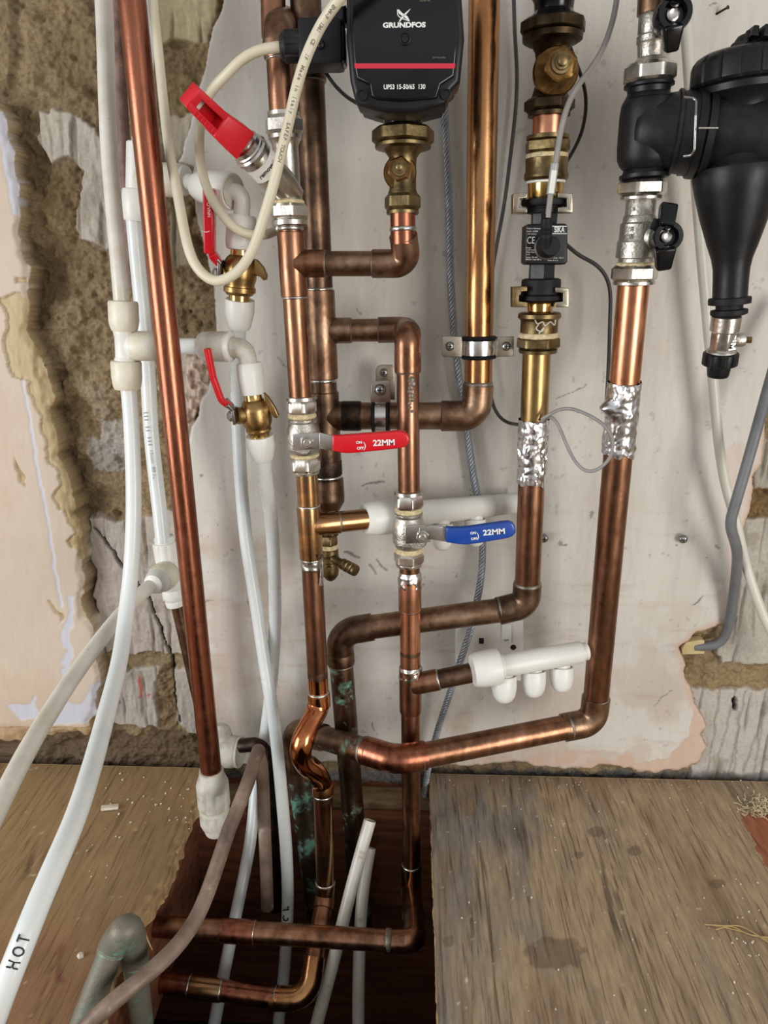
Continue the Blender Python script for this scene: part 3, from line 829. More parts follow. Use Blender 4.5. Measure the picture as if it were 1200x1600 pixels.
# ---- white plastic pipes on the left
def collar(parent, ax, s0, s1, w0, w1, material='white_fitting', name='collar', lip=True):
    """push-fit collar narrowing from s0 (open rim) to s1"""
    e_ = s1-s0
    return lathe(name, material, parent, ax, [(s0, w0*.80), (s0, w0*.97), (s0+e_*.04, w0), (s0+e_*.45, w0*1.0), (s0+e_*.75, w0*.35+w1*.65), (s0+e_*.93, w1), (s0+e_, w1*.88), (s0+e_, w1*.7)])
T = runs('plastic_pipe', 'white plastic pipe with HOT written on it, sweeping from the tee to lower left', P(203, 606, .13))
flex_pts = [(199, 590, .13), (204, 640, .13), (207, 700, .13), (209, 770, .135), (208, 833, .145), (204, 900, .16), (196, 967, .185), (187, 1033, .23), (170, 1100, .285), (149, 1180, .35), (122, 1267, .405), (94, 1334, .44), (65, 1400, .465), (38, 1467, .485), (9, 1540, .50), (-24, 1630, .51)]
hotpath = catmull([P(*p) for p in flex_pts], 8)
MB().tube(hotpath, R15, 24).build('pipe', 'white_pipe', T, 60)
ki = min(range(len(hotpath)), key=lambda i: (proj(hotpath[i])[0]-30)**2+(proj(hotpath[i])[1]-1484)**2)
c_ = hotpath[ki]; dirn = (hotpath[ki-4]-hotpath[ki+4]).normalized()
tv = (CAM-c_).normalized(); tv = (tv-dirn*tv.dot(dirn)).normalized(); up_ = tv.cross(dirn)
text('HOT', c_+tv*(R15+.0002), dirn, up_, .0100, 'ink_black', T, bold=.00012, spacing=1.5, name='handwriting', wrap=R15, width=m(46, c_))
T = runs('plastic_pipe', 'white plastic pipe rising from the top of the yellowed tee, smeared with plaster', P(190, 476, .12))
flex_mesh = flex('pipe', 'white_pipe_dirty', [(150, -120, .09), (163, 0, .10), (168, 200, .11), (180, 350, .12), (188, 440, .13), (191, 478, .13)], R15, 24, T)
T = runs('pipe_tee', 'yellowed white push-fit tee between the two white pipes, branch running right behind the copper', P(200, 610, .13), 'pipe fitting')
A = Ax((192, 470, .13), (199, 608, .13))
lathe('tee_body', 'white_fitting', T, A, [(512, 34), (516, 35), (524, 33), (526, 31), (558, 31), (560, 34), (566, 35)])
lathe('upper_collar', 'white_yellowed', T, A, [(470, 36), (470.5, 43), (474, 46), (502, 46), (512, 42), (517, 38), (518, 30)])
lathe('lower_collar', 'white_yellowed', T, A, [(563, 30), (564, 44), (567, 47), (590, 46), (604, 42), (608, 38), (608, 28)])
B = Ax((197, 541, .13), (300, 540, .13))
lathe('branch', 'white_fitting', T, B, [(196, 28), (199, 30), (206, 40), (210, 42), (214, 42)])
lathe('branch_collar', 'white_yellowed', T, B, [(207, 32), (208, 43), (211, 46), (238, 46), (247, 43), (250, 38), (250, 26)])
T = runs('plastic_pipe', 'short level white pipe between the yellowed tee and the lower red lever valve', P(290, 540, .12))
MB().tube([P(235, 541, .13), P(330, 541, .12)], R15, 24).build('pipe', 'white_pipe', T, 60)
# second white pipe with its tees
T = runs('plastic_pipe', 'white printed plastic pipe standing behind the leaning copper, above the grip-collar tee', P(255, 842, .06))
flex('pipe', 'white_pipe', [(208, 330, .045), (216, 420, .045), (224, 500, .045), (231, 580, .05), (236, 680, .05), (246, 767, .06), (255, 848, .07)], R15*1.06, 24, T)
txt_ax = [(227, 640), (236, 700), (243, 760), (250, 815)]
for i, s_t in enumerate(('||| || |||', '15mm  BS 7291', 'CLASS S  ||||')):
    a, b = P(*txt_ax[i], .052+.003*i), P(*txt_ax[i+1], .055+.003*i); c = (a+b)/2
    tv = (CAM-c).normalized()
    d_ = (b-a).normalized(); up_ = tv.cross(d_)
    text(s_t, c+tv*(R15*1.06+.0002), d_, up_, .0045, 'print_grey', T, name='lettering', width=(b-a).length*.85, wrap=R15)
T = runs('plastic_pipe', 'white plastic pipe seen top left behind the long copper pipe', P(215, 300, .04))
flex('pipe', 'white_pipe', [(232, -120, .05), (232, 0, .05), (228, 100, .05), (218, 220, .045), (214, 300, .045)], R15, 24, T)
T = runs('pipe_tee', 'white push-fit tee half hidden behind the leaning copper pipe, upper left', P(212, 345, .045), 'pipe fitting')
A = Ax((215, 225, .045), (213, 346, .045))
lathe('tee_body', 'white_fitting', T, A, [(222, 30), (224, 34), (300, 34), (302, 30)])
lathe('lower_collar', 'white_fitting', T, A, [(296, 34), (297, 42), (300, 45), (325, 45), (341, 40), (346, 36), (346, 28)])
B = Ax((216, 280, .045), (300, 282, .06))
lathe('branch_collar', 'white_yellowed', T, B, [(222, 40), (232, 48), (236, 50), (278, 50), (286, 46), (288, 38)])
lathe('collar_ring', 'white_fitting', T, B, [(286, 42), (289, 44), (292, 42), (293, 34), (294, 28)])
T = runs('pipe_tee', 'white grip-collar tee beside the crack in the brick, branch pointing down left', P(262, 945, .07), 'pipe fitting')
A = Ax((256, 838, .065), (274, 947, .065))
lathe('upper_ring', 'white_fitting', T, A, [(837, 24), (838, 29), (842, 31), (846, 30), (848, 33)])
ribbed('upper_grip', 'white_fitting', T, A, 847, 878, 38, 10)
lathe('tee_body', 'white_fitting', T, A, [(876, 34), (880, 36), (896, 40), (915, 38), (920, 32)])
lathe('lower_collar', 'white_fitting', T, A, [(914, 28), (918, 32), (928, 34), (934, 33), (937, 28), (940, 29), (946, 27), (947, 22)])
B = Ax((266, 893, .07), (214, 932, .14))
lathe('branch_boss', 'white_yellowed', T, B, [(266, 30), (262, 42), (256, 46), (251, 45), (248, 40)])
lathe('branch_ring', 'white_fitting', T, B, [(250, 32), (249, 38), (247, 39), (244, 38), (241, 33), (239, 31), (238, 24)])
T = runs('plastic_pipe', 'white plastic pipe passing behind the marked one and running off low at the left edge', P(40, 1180, .35))
flex('pipe', 'white_pipe_dirty', [(248, 905, .095), (232, 918, .11), (215, 933, .125), (195, 953, .14), (168, 985, .17), (140, 1022, .21), (110, 1064, .25), (75, 1118, .30), (40, 1177, .345), (5, 1245, .385), (-35, 1330, .42)], R15, 24, T)
T = runs('copper_pipe', 'dull brown pipe below the white grip-collar tee, mostly behind the red copper', P(283, 1000, .055))
MB().tube([P(277, 944, .06), P(292, 1010, .055), P(310, 1090, .05), P(330, 1180, .045), P(340, 1260, .04)], R15, 24).build('pipe', 'copper_dark', T, 40)

# upper red-lever stop valve
T = runs('plastic_pipe', 'short white pipe between the upper white tee and its elbow', P(300, 288, .07))
MB().tube([P(284, 282, .058), P(325, 290, .075)], R15, 24).build('pipe', 'white_fitting', T, 60)
T = runs('pipe_elbow', 'white push-fit elbow above the upper brass valve with the flat red lever', P(375, 390, .09), 'pipe fitting')
B = Ax((300, 289, .07), (366, 300, .095))
lathe('side_collar', 'white_fitting', T, B, [(305, 26), (307, 38), (312, 44), (330, 52), (350, 55), (361, 56), (364, 53), (364, 44)])
lathe('rim_ring', 'white_grimy', T, B, [(363, 46), (366, 47), (367, 40), (368, 32)])
MB().tube(fillet([P(358, 298, .095), P(379, 303, .10), P(377, 352, .09)], .012), R15*1.02, 28).build('elbow_bend', 'white_fitting', T, 60)
A = Ax((377, 335, .09), (375, 392, .09))
lathe('lower_collar', 'white_fitting', T, A, [(336, 30), (337, 44), (341, 47), (376, 46), (386, 44), (390, 40), (391, 30)])
T = runs('stop_valve', 'upper brass stop valve with a flat upright red lever, screw ear to the right', P(375, 472, .085), 'valve')
A = Ax((376, 386, .088), (374, 474, .085))
lathe('inlet_neck', 'brass_bright', T, A, [(388, 30), (398, 31), (400, 34), (402, 38)])
lathe('valve_body', 'brass', T, A, [(399, 34), (403, 42), (410, 50), (422, 53), (436, 51), (444, 46), (448, 46), (449, 50), (456, 50), (458, 44), (461, 40)])
lathe('outlet_neck', 'brass_bright', T, A, [(459, 38), (461, 33), (468, 33), (474, 33)])
c = P(404, 424, .085)
mb = MB(); mb.plate([(396, 404), (402, 406), (412, 418), (417, 430), (416, 437), (411, 438), (407, 433), (398, 430)], .092, .007, .001); mb.build('screw_ear', 'brass', T, 40)
B = Ax((362, 428, .088), (330, 427, .10))
lathe('stem', 'brass', T, B, [(364, 24), (354, 24), (352, 20), (346, 18)])
nut('lever_nut', 'steel', T, B, 343, 334, 17)
mb = MB(); mb.taper(P(345, 432, .097), P(345, 408, .100), (.0012, .008), (.0012, .008), .0004); mb.taper(P(345, 409, .100), P(332, 395, .104), (.0012, .008), (.0012, .008), .0004)
mb.build('lever_bar', 'steel', T, 30)
mb = MB(); mb.taper(P(342, 409, .100), P(330, 394, .106), (.0032, .007), (.0038, .008), .001); mb.taper(P(328, 396, .107), P(327, 294, .116), (.0048, .006), (.0048, .0065), .0018)
lv = mb.build('lever_grip', 'red_vinyl', T, 40)
c = P(326, 330, .12)
text("O'VNN", P(326, 328, .1225), -P(0, 1, .12)*0+Vector((0, 0, -1)), Vector((1, 0, 0)), .004, 'print_white', lv, width=.012)
text(')', P(323, 362, .1205), Vector((0, 0, -1)), Vector((1, 0, 0)), .007, 'print_white', lv)
T = runs('pipe_collar', 'white push-fit collar under the upper brass valve', P(374, 514, .085), 'pipe fitting')
A = Ax((375, 466, .085), (373, 520, .08))
collar(T, A, 468, 514, 46, 36)
T = runs('plastic_pipe', 'white plastic pipe dropping from the upper brass valve, passing behind the lower elbow', P(430, 1190, .05))
flex('pipe', 'white_pipe', [(373, 505, .082), (372, 545, .06), (371, 600, .035), (373, 690, .032), (380, 800, .035), (388, 870, .04), (401, 950, .05), (414, 1040, .062), (426, 1110, .075), (434, 1175, .085), (440, 1241, .09), (447, 1320, .10), (450, 1399, .11), (448, 1460, .12), (444, 1520, .13), (434, 1610, .14), (420, 1760, .16), (405, 1950, .18)], R15*.98, 24, T)
for ch, (x, y) in zip('(OL', ((448, 1448), (447, 1434), (447, 1420))):
    c = P(x, y, .117); tv = (CAM-c).normalized(); d_ = Vector((0, 0, 1)); d_ = (d_-tv*d_.dot(tv)).normalized()
    text(ch, c+tv*(R15+.0001), d_, tv.cross(d_), .010, 'ink_black', T, bold=.0003, name='handwriting', wrap=R15)

# lower red-lever stop valve
T = runs('pipe_elbow', 'white push-fit elbow above the lower brass valve with the angled red lever', P(390, 616, .12), 'pipe fitting')
B = Ax((310, 541, .12), (366, 542, .125))
lathe('side_collar', 'white_grimy', T, B, [(312, 26), (313, 38), (317, 44), (326, 46), (350, 47), (355, 47), (357, 44), (357, 38)])
lathe('rim_ring', 'white_fitting', T, B, [(355, 40), (356, 46), (360, 47), (362, 44), (363, 36)])
MB().tube(fillet([P(352, 542, .125), P(386, 544, .13), P(390, 600, .125)], .016), [R15*1.25]*8+[R15*1.12]*(13-8), 28).build('elbow_bend', 'white_grimy', T, 60)
A = Ax((388, 560, .125), (396, 622, .125))
lathe('lower_collar', 'white_fitting', T, A, [(566, 28), (567, 38), (570, 41), (590, 41), (608, 37), (616, 35), (617, 28)])
T = runs('stop_valve', 'lower brass stop valve with a thin red lever slanting up to the left', P(408, 690, .12), 'valve')
A = Ax((394, 612, .125), (408, 692, .12))
lathe('inlet_neck', 'brass_bright', T, A, [(614, 27), (624, 28), (627, 32)])
lathe('valve_body', 'brass', T, A, [(624, 30), (628, 38), (632, 40), (634, 44), (640, 46), (656, 47), (663, 44), (668, 38), (669, 40), (672, 40), (674, 36), (676, 34)])
lathe('outlet_neck', 'brass_bright', T, A, [(673, 34), (676, 31), (682, 31), (684, 36), (690, 36)])
mb = MB(); mb.plate([(412, 614), (420, 622), (430, 638), (435, 650), (432, 654), (427, 652), (418, 640), (412, 628)], .128, .006, .001); mb.build('screw_ear', 'brass', T, 40)
B = Ax((392, 648, .123), (352, 651, .14))
lathe('stem', 'brass', T, B, [(390, 22), (382, 22), (380, 27), (371, 27), (369, 22)])
nut('lever_nut', 'steel', T, B, 366, 357, 17)
mb = MB(); mb.taper(P(369, 660, .135), P(365, 638, .137), (.0014, .008), (.0014, .008), .0004); mb.taper(P(365, 639, .137), P(354, 628, .141), (.0014, .0075), (.0014, .0075), .0004)
mb.build('lever_bar', 'steel', T, 30)
mb = MB(); mb.tube(fillet([P(358, 634, .14), P(346, 626, .145), P(333, 590, .15), P(324, 545, .155)], .01), .0034, 16); 
mb.build('lever_grip', 'red_vinyl', T, 40)
T = runs('pipe_collar', 'white push-fit collar under the lower brass valve', P(412, 720, .12), 'pipe fitting')
A = Ax((405, 676, .12), (412, 722, .115))
collar(T, A, 680, 719, 44, 32)
T = runs('plastic_pipe', 'white plastic pipe dropping from the lower brass valve and crossing behind its neighbour', P(400, 1250, .06))
flex('pipe', 'white_pipe', [(411, 708, .117), (416, 760, .10), (423, 800, .08), (428, 870, .06), (430, 950, .05), (428, 1020, .045), (422, 1090, .038), (414, 1150, .034), (405, 1200, .037), (398, 1250, .05), (391, 1320, .08), (368, 1431, .13), (352, 1510, .16), (333, 1610, .19), (305, 1760, .22), (270, 1950, .25)], R15*.98, 24, T)
# two cut ends
for nm, lab, pts in (('plastic_pipe', 'cut-off white pipe standing open in the hole, the taller one leaning right', [(578, 1282, .10), (550, 1383, .135), (523, 1494, .18), (495, 1600, .21), (462, 1740, .235), (420, 1980, .25)]),
                     ('plastic_pipe', 'cut-off white pipe standing open in the hole, the shorter upright one', [(578, 1325, .085), (566, 1400, .115), (561, 1494, .155), (560, 1600, .185), (560, 1740, .21), (560, 1980, .23)])):
    T = runs(nm, lab, P(*pts[-1]))
    path = catmull([P(*p) for p in pts], 8)
    mb = MB(); mb.tube(path, R15*.98, 24, False); mb.tube([p for p in path[:10]], R15*.78, 24, False)
    d0 = (path[1]-path[0]).normalized(); mb.lathe(path[0], d0, [(0, R15*.78), (-.0003, R15*.84), (0, R15*.98)], 24, 0, False)
    mb.build('pipe', 'white_pipe_dirty', T, 60)
    MB().lathe(path[3], d0, [(0, R15*.77), (.001, R15*.77)], 24).build('bore', 'dark_hole', T)

# ---- left copper run (22 mm) with the red ball valve
T = runs('copper_pipe', 'upper copper pipe with an elbow at its top, above the chrome bypass valve', P(442, 180, .12))
A = Ax((436, 85, .12), (441, 185, .12))
sleeve(T, Ax((433, 60, .12), (436, 95, .12)), 62, 93, .0125, 'copper_aged', 'elbow_socket')
MB().tube(fillet([P(436, 90, .12), P(434, 42, .12), P(446, 34, .05)], .016), .0127, 32).build('elbow_bend', 'copper_aged', T, 60)
MB().tube([P(428, 60, .075), P(424, -120, .075)], R22, 28).build('riser', 'copper_brown', T, 40)
MB().tube([A.pt(88), A.pt(184)], R22, 32).build('pipe', 'copper_brown', T, 40)
ring(T, A, 93, R22, .0014)

T = runs('bypass_valve', 'chrome bypass valve with a slanted arm and slotted red plastic cap', P(453, 352, .13), 'valve')
A = Ax((443, 176, .125), (453, 356, .125))
lathe('top_collar', 'nickel', T, A, [(175, 44), (176, 50), (182, 50), (184, 46)])
nut('upper_nut', 'nickel', T, A, 182, 213, 64)
lathe('valve_body', 'nickel', T, A, [(212, 52), (218, 52), (220, 48), (226, 42), (232, 40), (300, 40), (308, 44), (316, 46), (320, 48)])
lathe('jointing', 'compound', T, A, [(313, 46), (315, 50), (318, 50), (320, 46)])
nut('lower_nut', 'nickel', T, A, 318, 344, 62)
lathe('bottom_ring', 'nickel', T, A, [(343, 50), (345, 56), (352, 56), (354, 48)])
B = Ax((452, 302, .125), (384, 228, .165), 0)
lathe('slant_arm', 'nickel', T, B, [(458, 40), (440, 50), (425, 52), (397, 52), (395, 50)])
lathe('arm_rings', 'chrome', T, B, [(396, 48), (395, 58), (391, 59), (389, 54), (387, 54), (386, 50), (381, 50), (380, 40), (376, 40), (374, 34), (370, 34)])
c0, c1 = B.pt(413), B.pt(404); d_ = (c1-c0).normalized(); tv = (CAM-c0).normalized(); tv = (tv-d_*tv.dot(d_)).normalized()
lb = MB(); rr_ = m(52.6, c0)/2; sx_ = d_.cross(tv); rs = []
for q in (c0-d_*.0035, c1+d_*.0025):
    rs.append([q+(tv*math.cos(a_)+sx_*math.sin(a_))*rr_ for a_ in [(-75+150*k/20)*math.pi/180 for k in range(21)]])
for j in range(20):
    f_ = [lb.bm.verts.new(p) for p in (rs[0][j], rs[0][j+1], rs[1][j+1], rs[1][j])]; lb.bm.faces.new(f_)
bmesh.ops.remove_doubles(lb.bm, verts=lb.bm.verts, dist=1e-6)
pl = lb.build('paper_label', 'paper_label', T, 60)
text('removed', (c0+c1)/2+tv*(rr_+.0002), -sx_ if (-sx_).z > 0 else sx_, d_ if d_.x < 0 else -d_, .0052, 'print_black', pl, bold=.00012, wrap=rr_, name='lettering')
e0, e1, tip = B.pt(373), B.pt(338), B.pt(302)
g0 = e0+(e0-B.pt(380))*.0
mb = MB(); mb.taper(P(376, 222, .17), P(337, 189, .19), (.0125, .011), (.0098, .0095), .0018)
mb.build('cap', 'red_cap', T, 40)
mb = MB()
a_, b_ = P(340, 190, .19), P(297, 148, .212); d_ = (b_-a_).normalized(); n_ = (TOV-d_*TOV.dot(d_)).normalized(); w_ = d_.cross(n_)
for s_ in (-1, 1): mb.taper(a_+w_*s_*.0068, b_+w_*s_*.0058, (.0028, .008), (.0026, .007), .0008)
mb.taper(b_-d_*.006, b_+d_*.001, (.0084, .007), (.0084, .007), .001)
mb.taper(a_-n_*.006, b_-n_*.005, (.0065, .0012), (.0065, .0012), .0003)
for k in range(6):
    q = a_.lerp(b_, .12+.13*k)-w_*.0068+n_*.0081; mb.taper(q-w_*.0018, q+w_*.0018, (.0004, .0005), (.0004, .0005))
mb.build('cap_frame', 'red_cap', T, 40)
mb = MB(); mb.taper(a_.lerp(b_, .55)-n_*.003, a_.lerp(b_, .86)-n_*.003, (.0036, .0018), (.0036, .0018), .0004)
mb.build('pressure_pointer', 'paper_label', T, 40)

T = runs('copper_pipe', 'copper tee pipe under the chrome bypass valve, branch running right to the pump valve', P(470, 620, .12))
A = Ax((453, 345, .122), (470, 628, .12))
MB().tube([A.pt(346), A.pt(500), A.pt(624)], R22, 32).build('pipe', 'copper_brown', T, 40)
sleeve(T, A, 362, 464, .0124, 'copper_brown', 'tee_socket')
ring(T, A, 357, R22, .002); ring(T, A, 465, R22, .0014)
mb = MB(); q = P(440, 358, .12); mb.lathe(P(436, 357, .125), TOV, [(0, .002), (.003, .003), (.0045, .0015)], 12); mb.build('solder_blob', 'solder', T, 60)
B = Ax((460, 412, .122), (640, 412, .122))
sleeve(T, B, 460, 508, .0121, 'copper_brown', 'tee_branch'); ring(T, B, 508, R22, .0012, 'solder_dull')
MB().tube([B.pt(500), B.pt(590)], R22, 32).build('branch_pipe', 'copper_aged', T, 40)
MB().tube(fillet([B.pt(582), B.pt(636), P(630, 368, .135)], .010), .0125, 32).build('elbow_bend', 'copper_aged', T, 60)
ring(T, B, 582, R22, .0012, 'solder_dull')
A2 = Ax((630, 385, .135), (629, 330, .135))
ring(T, A2, 358, R22, .0022)
MB().tube([A2.pt(382), A2.pt(334)], R22, 32).build('riser', 'copper_red', T, 40)

def smear(parent, ax, s0, s1, r, seed, amp=.0014, name='solder_smear'):
    a, b = ax.pt(s0), ax.pt(s1); L = (b-a).length; d = (b-a).normalized(); u = Vector((0, -1, 0)); u = (u-d*u.dot(d)).normalized(); v = d.cross(u)
    mb = MB(); rs = []
    for i in range(18):
        t = i/17; rg = []
        for k in range(40):
            an = 2*math.pi*k/40; q = Vector((math.cos(an)*2.2, math.sin(an)*2.2, t*L/.006+seed*7))
            edge = min(t, 1-t)*5; n_ = mnoise.noise(q)
            h_ = amp*max(0, n_+.45)*min(1, edge)-.0004+.0003*min(1, edge)
            rg.append(a+d*L*t+(u*math.cos(an)+v*math.sin(an))*(r+h_))
        rs.append(rg)
    mb.rings(rs, False)
    return mb.build(name, 'solder', parent, 60)
# ---- ball valves with lever
def ball_valve(label, ax, sN0, sN1, sB0, sB1, sM0, sM1, w, mats=('nickel', 'nickel_cast')):
    """upper nut, ball body, lower nut"""
    T = thing('ball_valve', label, 'valve', ax.pt(sM1))
    nut('upper_nut', mats[0], T, ax, sN0+5, sN1, w*.98)
    lathe('upper_collar', mats[0], T, ax, [(sN0, w*.7), (sN0+1, w*.94), (sN0+6, w*.95), (sN0+7, w*.8)])
    lathe('jointing', 'compound', T, ax, [(sN1-1, w*.76), (sN1+2, w*.86), (sN1+5, w*.86), (sN1+8, w*.74)])
    h = sB1-sB0
    lathe('valve_body', mats[1], T, ax, [(sB0, w*.80), (sB0+h*.04, w*.9), (sB0+h*.10, w*.9), (sB0+h*.14, w*.84), (sB0+h*.24, w*.92), (sB0+h*.36, w*1.0), (sB0+h*.5, w*1.04), (sB0+h*.62, w*1.04), (sB0+h*.70, w*1.0),
                                         (sB0+h*.74, w*1.02), (sB0+h*.84, w*1.0), (sB0+h*.88, w*.9), (sB0+h*.95, w*.86), (sB1, w*.8)], 40)
    lathe('jointing', 'compound', T, ax, [(sB1-1, w*.76), (sB1+1, w*.86), (sM0-1, w*.88), (sM0+1, w*.78)])
    nut('lower_nut', mats[0], T, ax, sM0, sM1-4, w*.98)
    lathe('lower_rim', mats[0], T, ax, [(sM1-5, w*.8), (sM1-4, w*.84), (sM1-1, w*.82), (sM1, w*.72)])
    return T
T = ball_valve('nickel ball valve on the left copper pipe with the red 22MM lever', Ax((470, 615, .12), (478, 742, .118)), 618, 646, 652, 708, 713, 740, 52)
off = .118+.020
lathe('stem_boss', 'nickel_cast', T, Ax((478, 690, .12), (478, 691, .121)), [(690, 24), (691, 24)]) if False else None
mb = MB(); c = P(478, 690, .118); mb.lathe(c, TOV, [(0, .011), (.016, .011), (.0175, .009), (.021, .008)], 28); mb.build('stem_boss', 'nickel_cast', T)
mb = MB(); mb.plate([(457, 679), (499, 676), (499, 702), (457, 704)], .1425, .0022, .0005); mb.build('lever_bracket', 'chrome', T, 30)
mb = MB(); c = P(481, 690, .1425); mb.lathe(c, TOV, [(0, m(21, c)/2, 6, .96), (.004, m(21, c)/2, 6, .98), (.0048, m(18, c)/2, 6, .93)], 48, .2); mb.lathe(c, TOV, [(0, .0035), (.007, .0035), (.0075, .0028)], 20); mb.build('lever_nut', 'nickel', T, 30)
mb = MB(); mb.plate([(499, 676), (520, 681), (520, 705), (499, 701)], .147, .0026, .0004); mb.plate([(470, 684), (500, 677), (500, 701), (470, 699)], .1448, .0022, .0004); mb.build('lever_bar', 'chrome', T, 30)
RH = [(519, 680), (526, 681), (540, 680), (580, 677), (622, 673.5), (632, 675), (638, 680), (640.5, 687), (638.5, 694), (633, 699), (625, 701), (600, 704), (560, 708), (545, 709), (535, 708.5), (519, 705)]
mb = MB(); mb.plate(RH, .1535, .0065, .0022); lv = mb.build('lever_grip', 'red_vinyl', T, 40)
def handle_text(lv, big, on, off_, sym, o, tilt):
    ct, st_ = math.cos(tilt), math.sin(tilt); r_ = Vector((ct, 0, st_)); u_ = Vector((-st_, 0, ct))
    text('22MM', P(*big, o), r_, u_, .0078, 'print_white', lv, bold=.00022, width=m(34, P(*big, o)))
    text('ON', P(*on, o), r_, u_, .0036, 'print_white', lv, bold=.0001)
    text('OFF', P(*off_, o), r_, u_, .0036, 'print_white', lv, bold=.0001)
    text(')', P(*sym, o), r_, u_, .0085, 'print_white', lv)
handle_text(lv, (600, 692), (561, 691.5), (563, 700.5), (570, 696), .1537, math.radians(3))

T = runs('copper_pipe', 'heat-tinted copper pipe with a tee, between the red-levered ball valve and bright crossover bend', P(497, 1085, .115))
A = Ax((479, 735, .118), (487, 880, .116)); A3 = Ax((487, 870, .116), (498, 1090, .112))
MB().tube([A.pt(736), A.pt(800)], R22*.98, 32).build('upper_pipe', 'copper_heated', T, 40)
sleeve(T, A, 790, 872, .0121, 'copper_heated', 'tee_socket'); ring(T, A, 790, R22, .0016); ring(T, A, 873, R22*.98, .003)
B = Ax((487, 820, .117), (574, 811, .097))
sleeve(T, B, 488, 529, .0118, 'copper_heated', 'tee_branch'); MB().tube([B.pt(520), B.pt(580)], R22, 32).build('branch_pipe', 'copper_heated', T, 40); ring(T, B, 529, R22, .0018, 'solder_dull')
MB().tube([A3.pt(868), A3.pt(1000), A3.pt(1047)], R22, 32).build('lower_pipe', 'copper_brown', T, 40)
MB().tube([A3.pt(1047), A3.pt(1058)], R22, 32).build('dark_heat_band', 'copper_dark', T, 40)
MB().tube([A3.pt(1058), A3.pt(1088)], R22, 32).build('orange_heat_band', 'copper_shiny', T, 40)
smear(T, A3, 868, 890, R22, 3)
mb = MB(); mb.tube(catmull([P(501, 868, .128), P(503, 885, .1275), P(502, 905, .126), P(501, 914, .1255)], 4), [.003, .0022, .002, .0022]+[.002]*9, 8); mb.build('solder_run', 'solder', T, 60)
T = runs('crossover_bend', 'bright copper crossover bend curling in front of the lowest level pipe', P(495, 1240, .115), 'pipe fitting')
A4 = Ax((497, 1075, .113), (499, 1105, .113))
sleeve(T, A4, 1082, 1104, .0125, 'copper_shiny', 'upper_socket'); ring(T, A4, 1082, R22, .0018)
xo = catmull([P(498, 1098, .113), P(494, 1112, .118), P(484, 1132, .132), P(474, 1156, .143), P(470, 1176, .145), P(476, 1192, .140), P(490, 1204, .130), P(501, 1218, .120), P(504, 1232, .116)], 6)
MB().tube(xo, [.0118+.0006*math.sin(i*.4) for i in range(len(xo))], 32).build('bend', 'copper_shiny', T, 60)
A5 = Ax((504, 1222, .116), (509, 1400, .125))
sleeve(T, A5, 1224, 1240, .0125, 'copper_golden', 'lower_socket'); ring(T, A5, 1241, R22, .0018)
T = runs('copper_pipe', 'copper pipe dropping into the hole below the bright crossover bend, elbowing left at the bottom', P(470, 1560, .2))
MB().tube([A5.pt(1236), A5.pt(1384)], R22, 32).build('pipe', 'copper_heated', T, 40)
sleeve(T, A5, 1378, 1404, .0123, 'copper_heated', 'coupling'); ring(T, A5, 1378, R22, .0015)
A6 = Ax((508, 1404, .128), (487, 1520, .20))
sleeve(T, A6, 1400, 1422, .0123, 'copper_brown', 'offset_socket'); ring(T, A6, 1414, R22, .0014)
MB().tube([A6.pt(1404), A6.pt(1500)], R22, 32).build('slanted_pipe', 'copper_brown', T, 40)
MB().tube(fillet([A6.pt(1495), P(482, 1560, .215), P(425, 1560, .212)], .022), .0124, 32).build('elbow_bend', 'copper_golden', T, 60)
B = Ax((455, 1562, .213), (235, 1533, .205))
sleeve(T, B, 462, 430, .0124, 'copper_shiny', 'elbow_socket'); ring(T, B, 430, R22, .0022)
MB().tube([B.pt(450), B.pt(160)], R22, 32).build('level_pipe', 'copper_red', T, 40)
sleeve(T, B, 345, 297, .0123, 'copper_heated', 'coupling'); ring(T, B, 345, R22, .002); ring(T, B, 296, R22, .002)

# ---- dark 28 mm riser behind
T = runs('copper_pipe', 'thick tarnished riser with two tees and a reducer, behind the left copper pipe', P(512, 830, .07))
A = Ax((477, -10, .068), (513, 780, .068))
MB().tube([A.pt(-160), A.pt(300), A.pt(750)], R28, 36).build('pipe', 'copper_dark', T, 40)
sleeve(T, A, 40, 128, .0158, 'copper_dark', 'coupling'); ring(T, A, 128, .0145, .001, 'solder_dull')
sleeve(T, A, 453, 592, .0157, 'copper_aged', 'upper_tee'); ring(T, A, 452, R28, .0015); ring(T, A, 594, R28, .0022)
sleeve(T, A, 612, 742, .0157, 'copper_dark', 'lower_tee')
sleeve(T, A, 718, 742, .0162, 'copper_sooty', 'sooty_band'); ring(T, A, 744, .0150, .002)
lathe('reducer', 'copper_dark', T, A, [(746, 44), (748, 50), (778, 51), (784, 50), (800, 30), (806, 27), (836, 27)])
B = Ax((496, 517, .068), (640, 515, .068))
sleeve(T, B, 497, 549, .0127, 'copper_aged', 'upper_tee_branch')
B2 = Ax((504, 650, .068), (700, 650, .068))
sleeve(T, B2, 506, 563, .0152, 'copper_dark', 'lower_tee_branch'); sleeve(T, B2, 534, 563, .0155, 'copper_sooty', 'sooty_band')

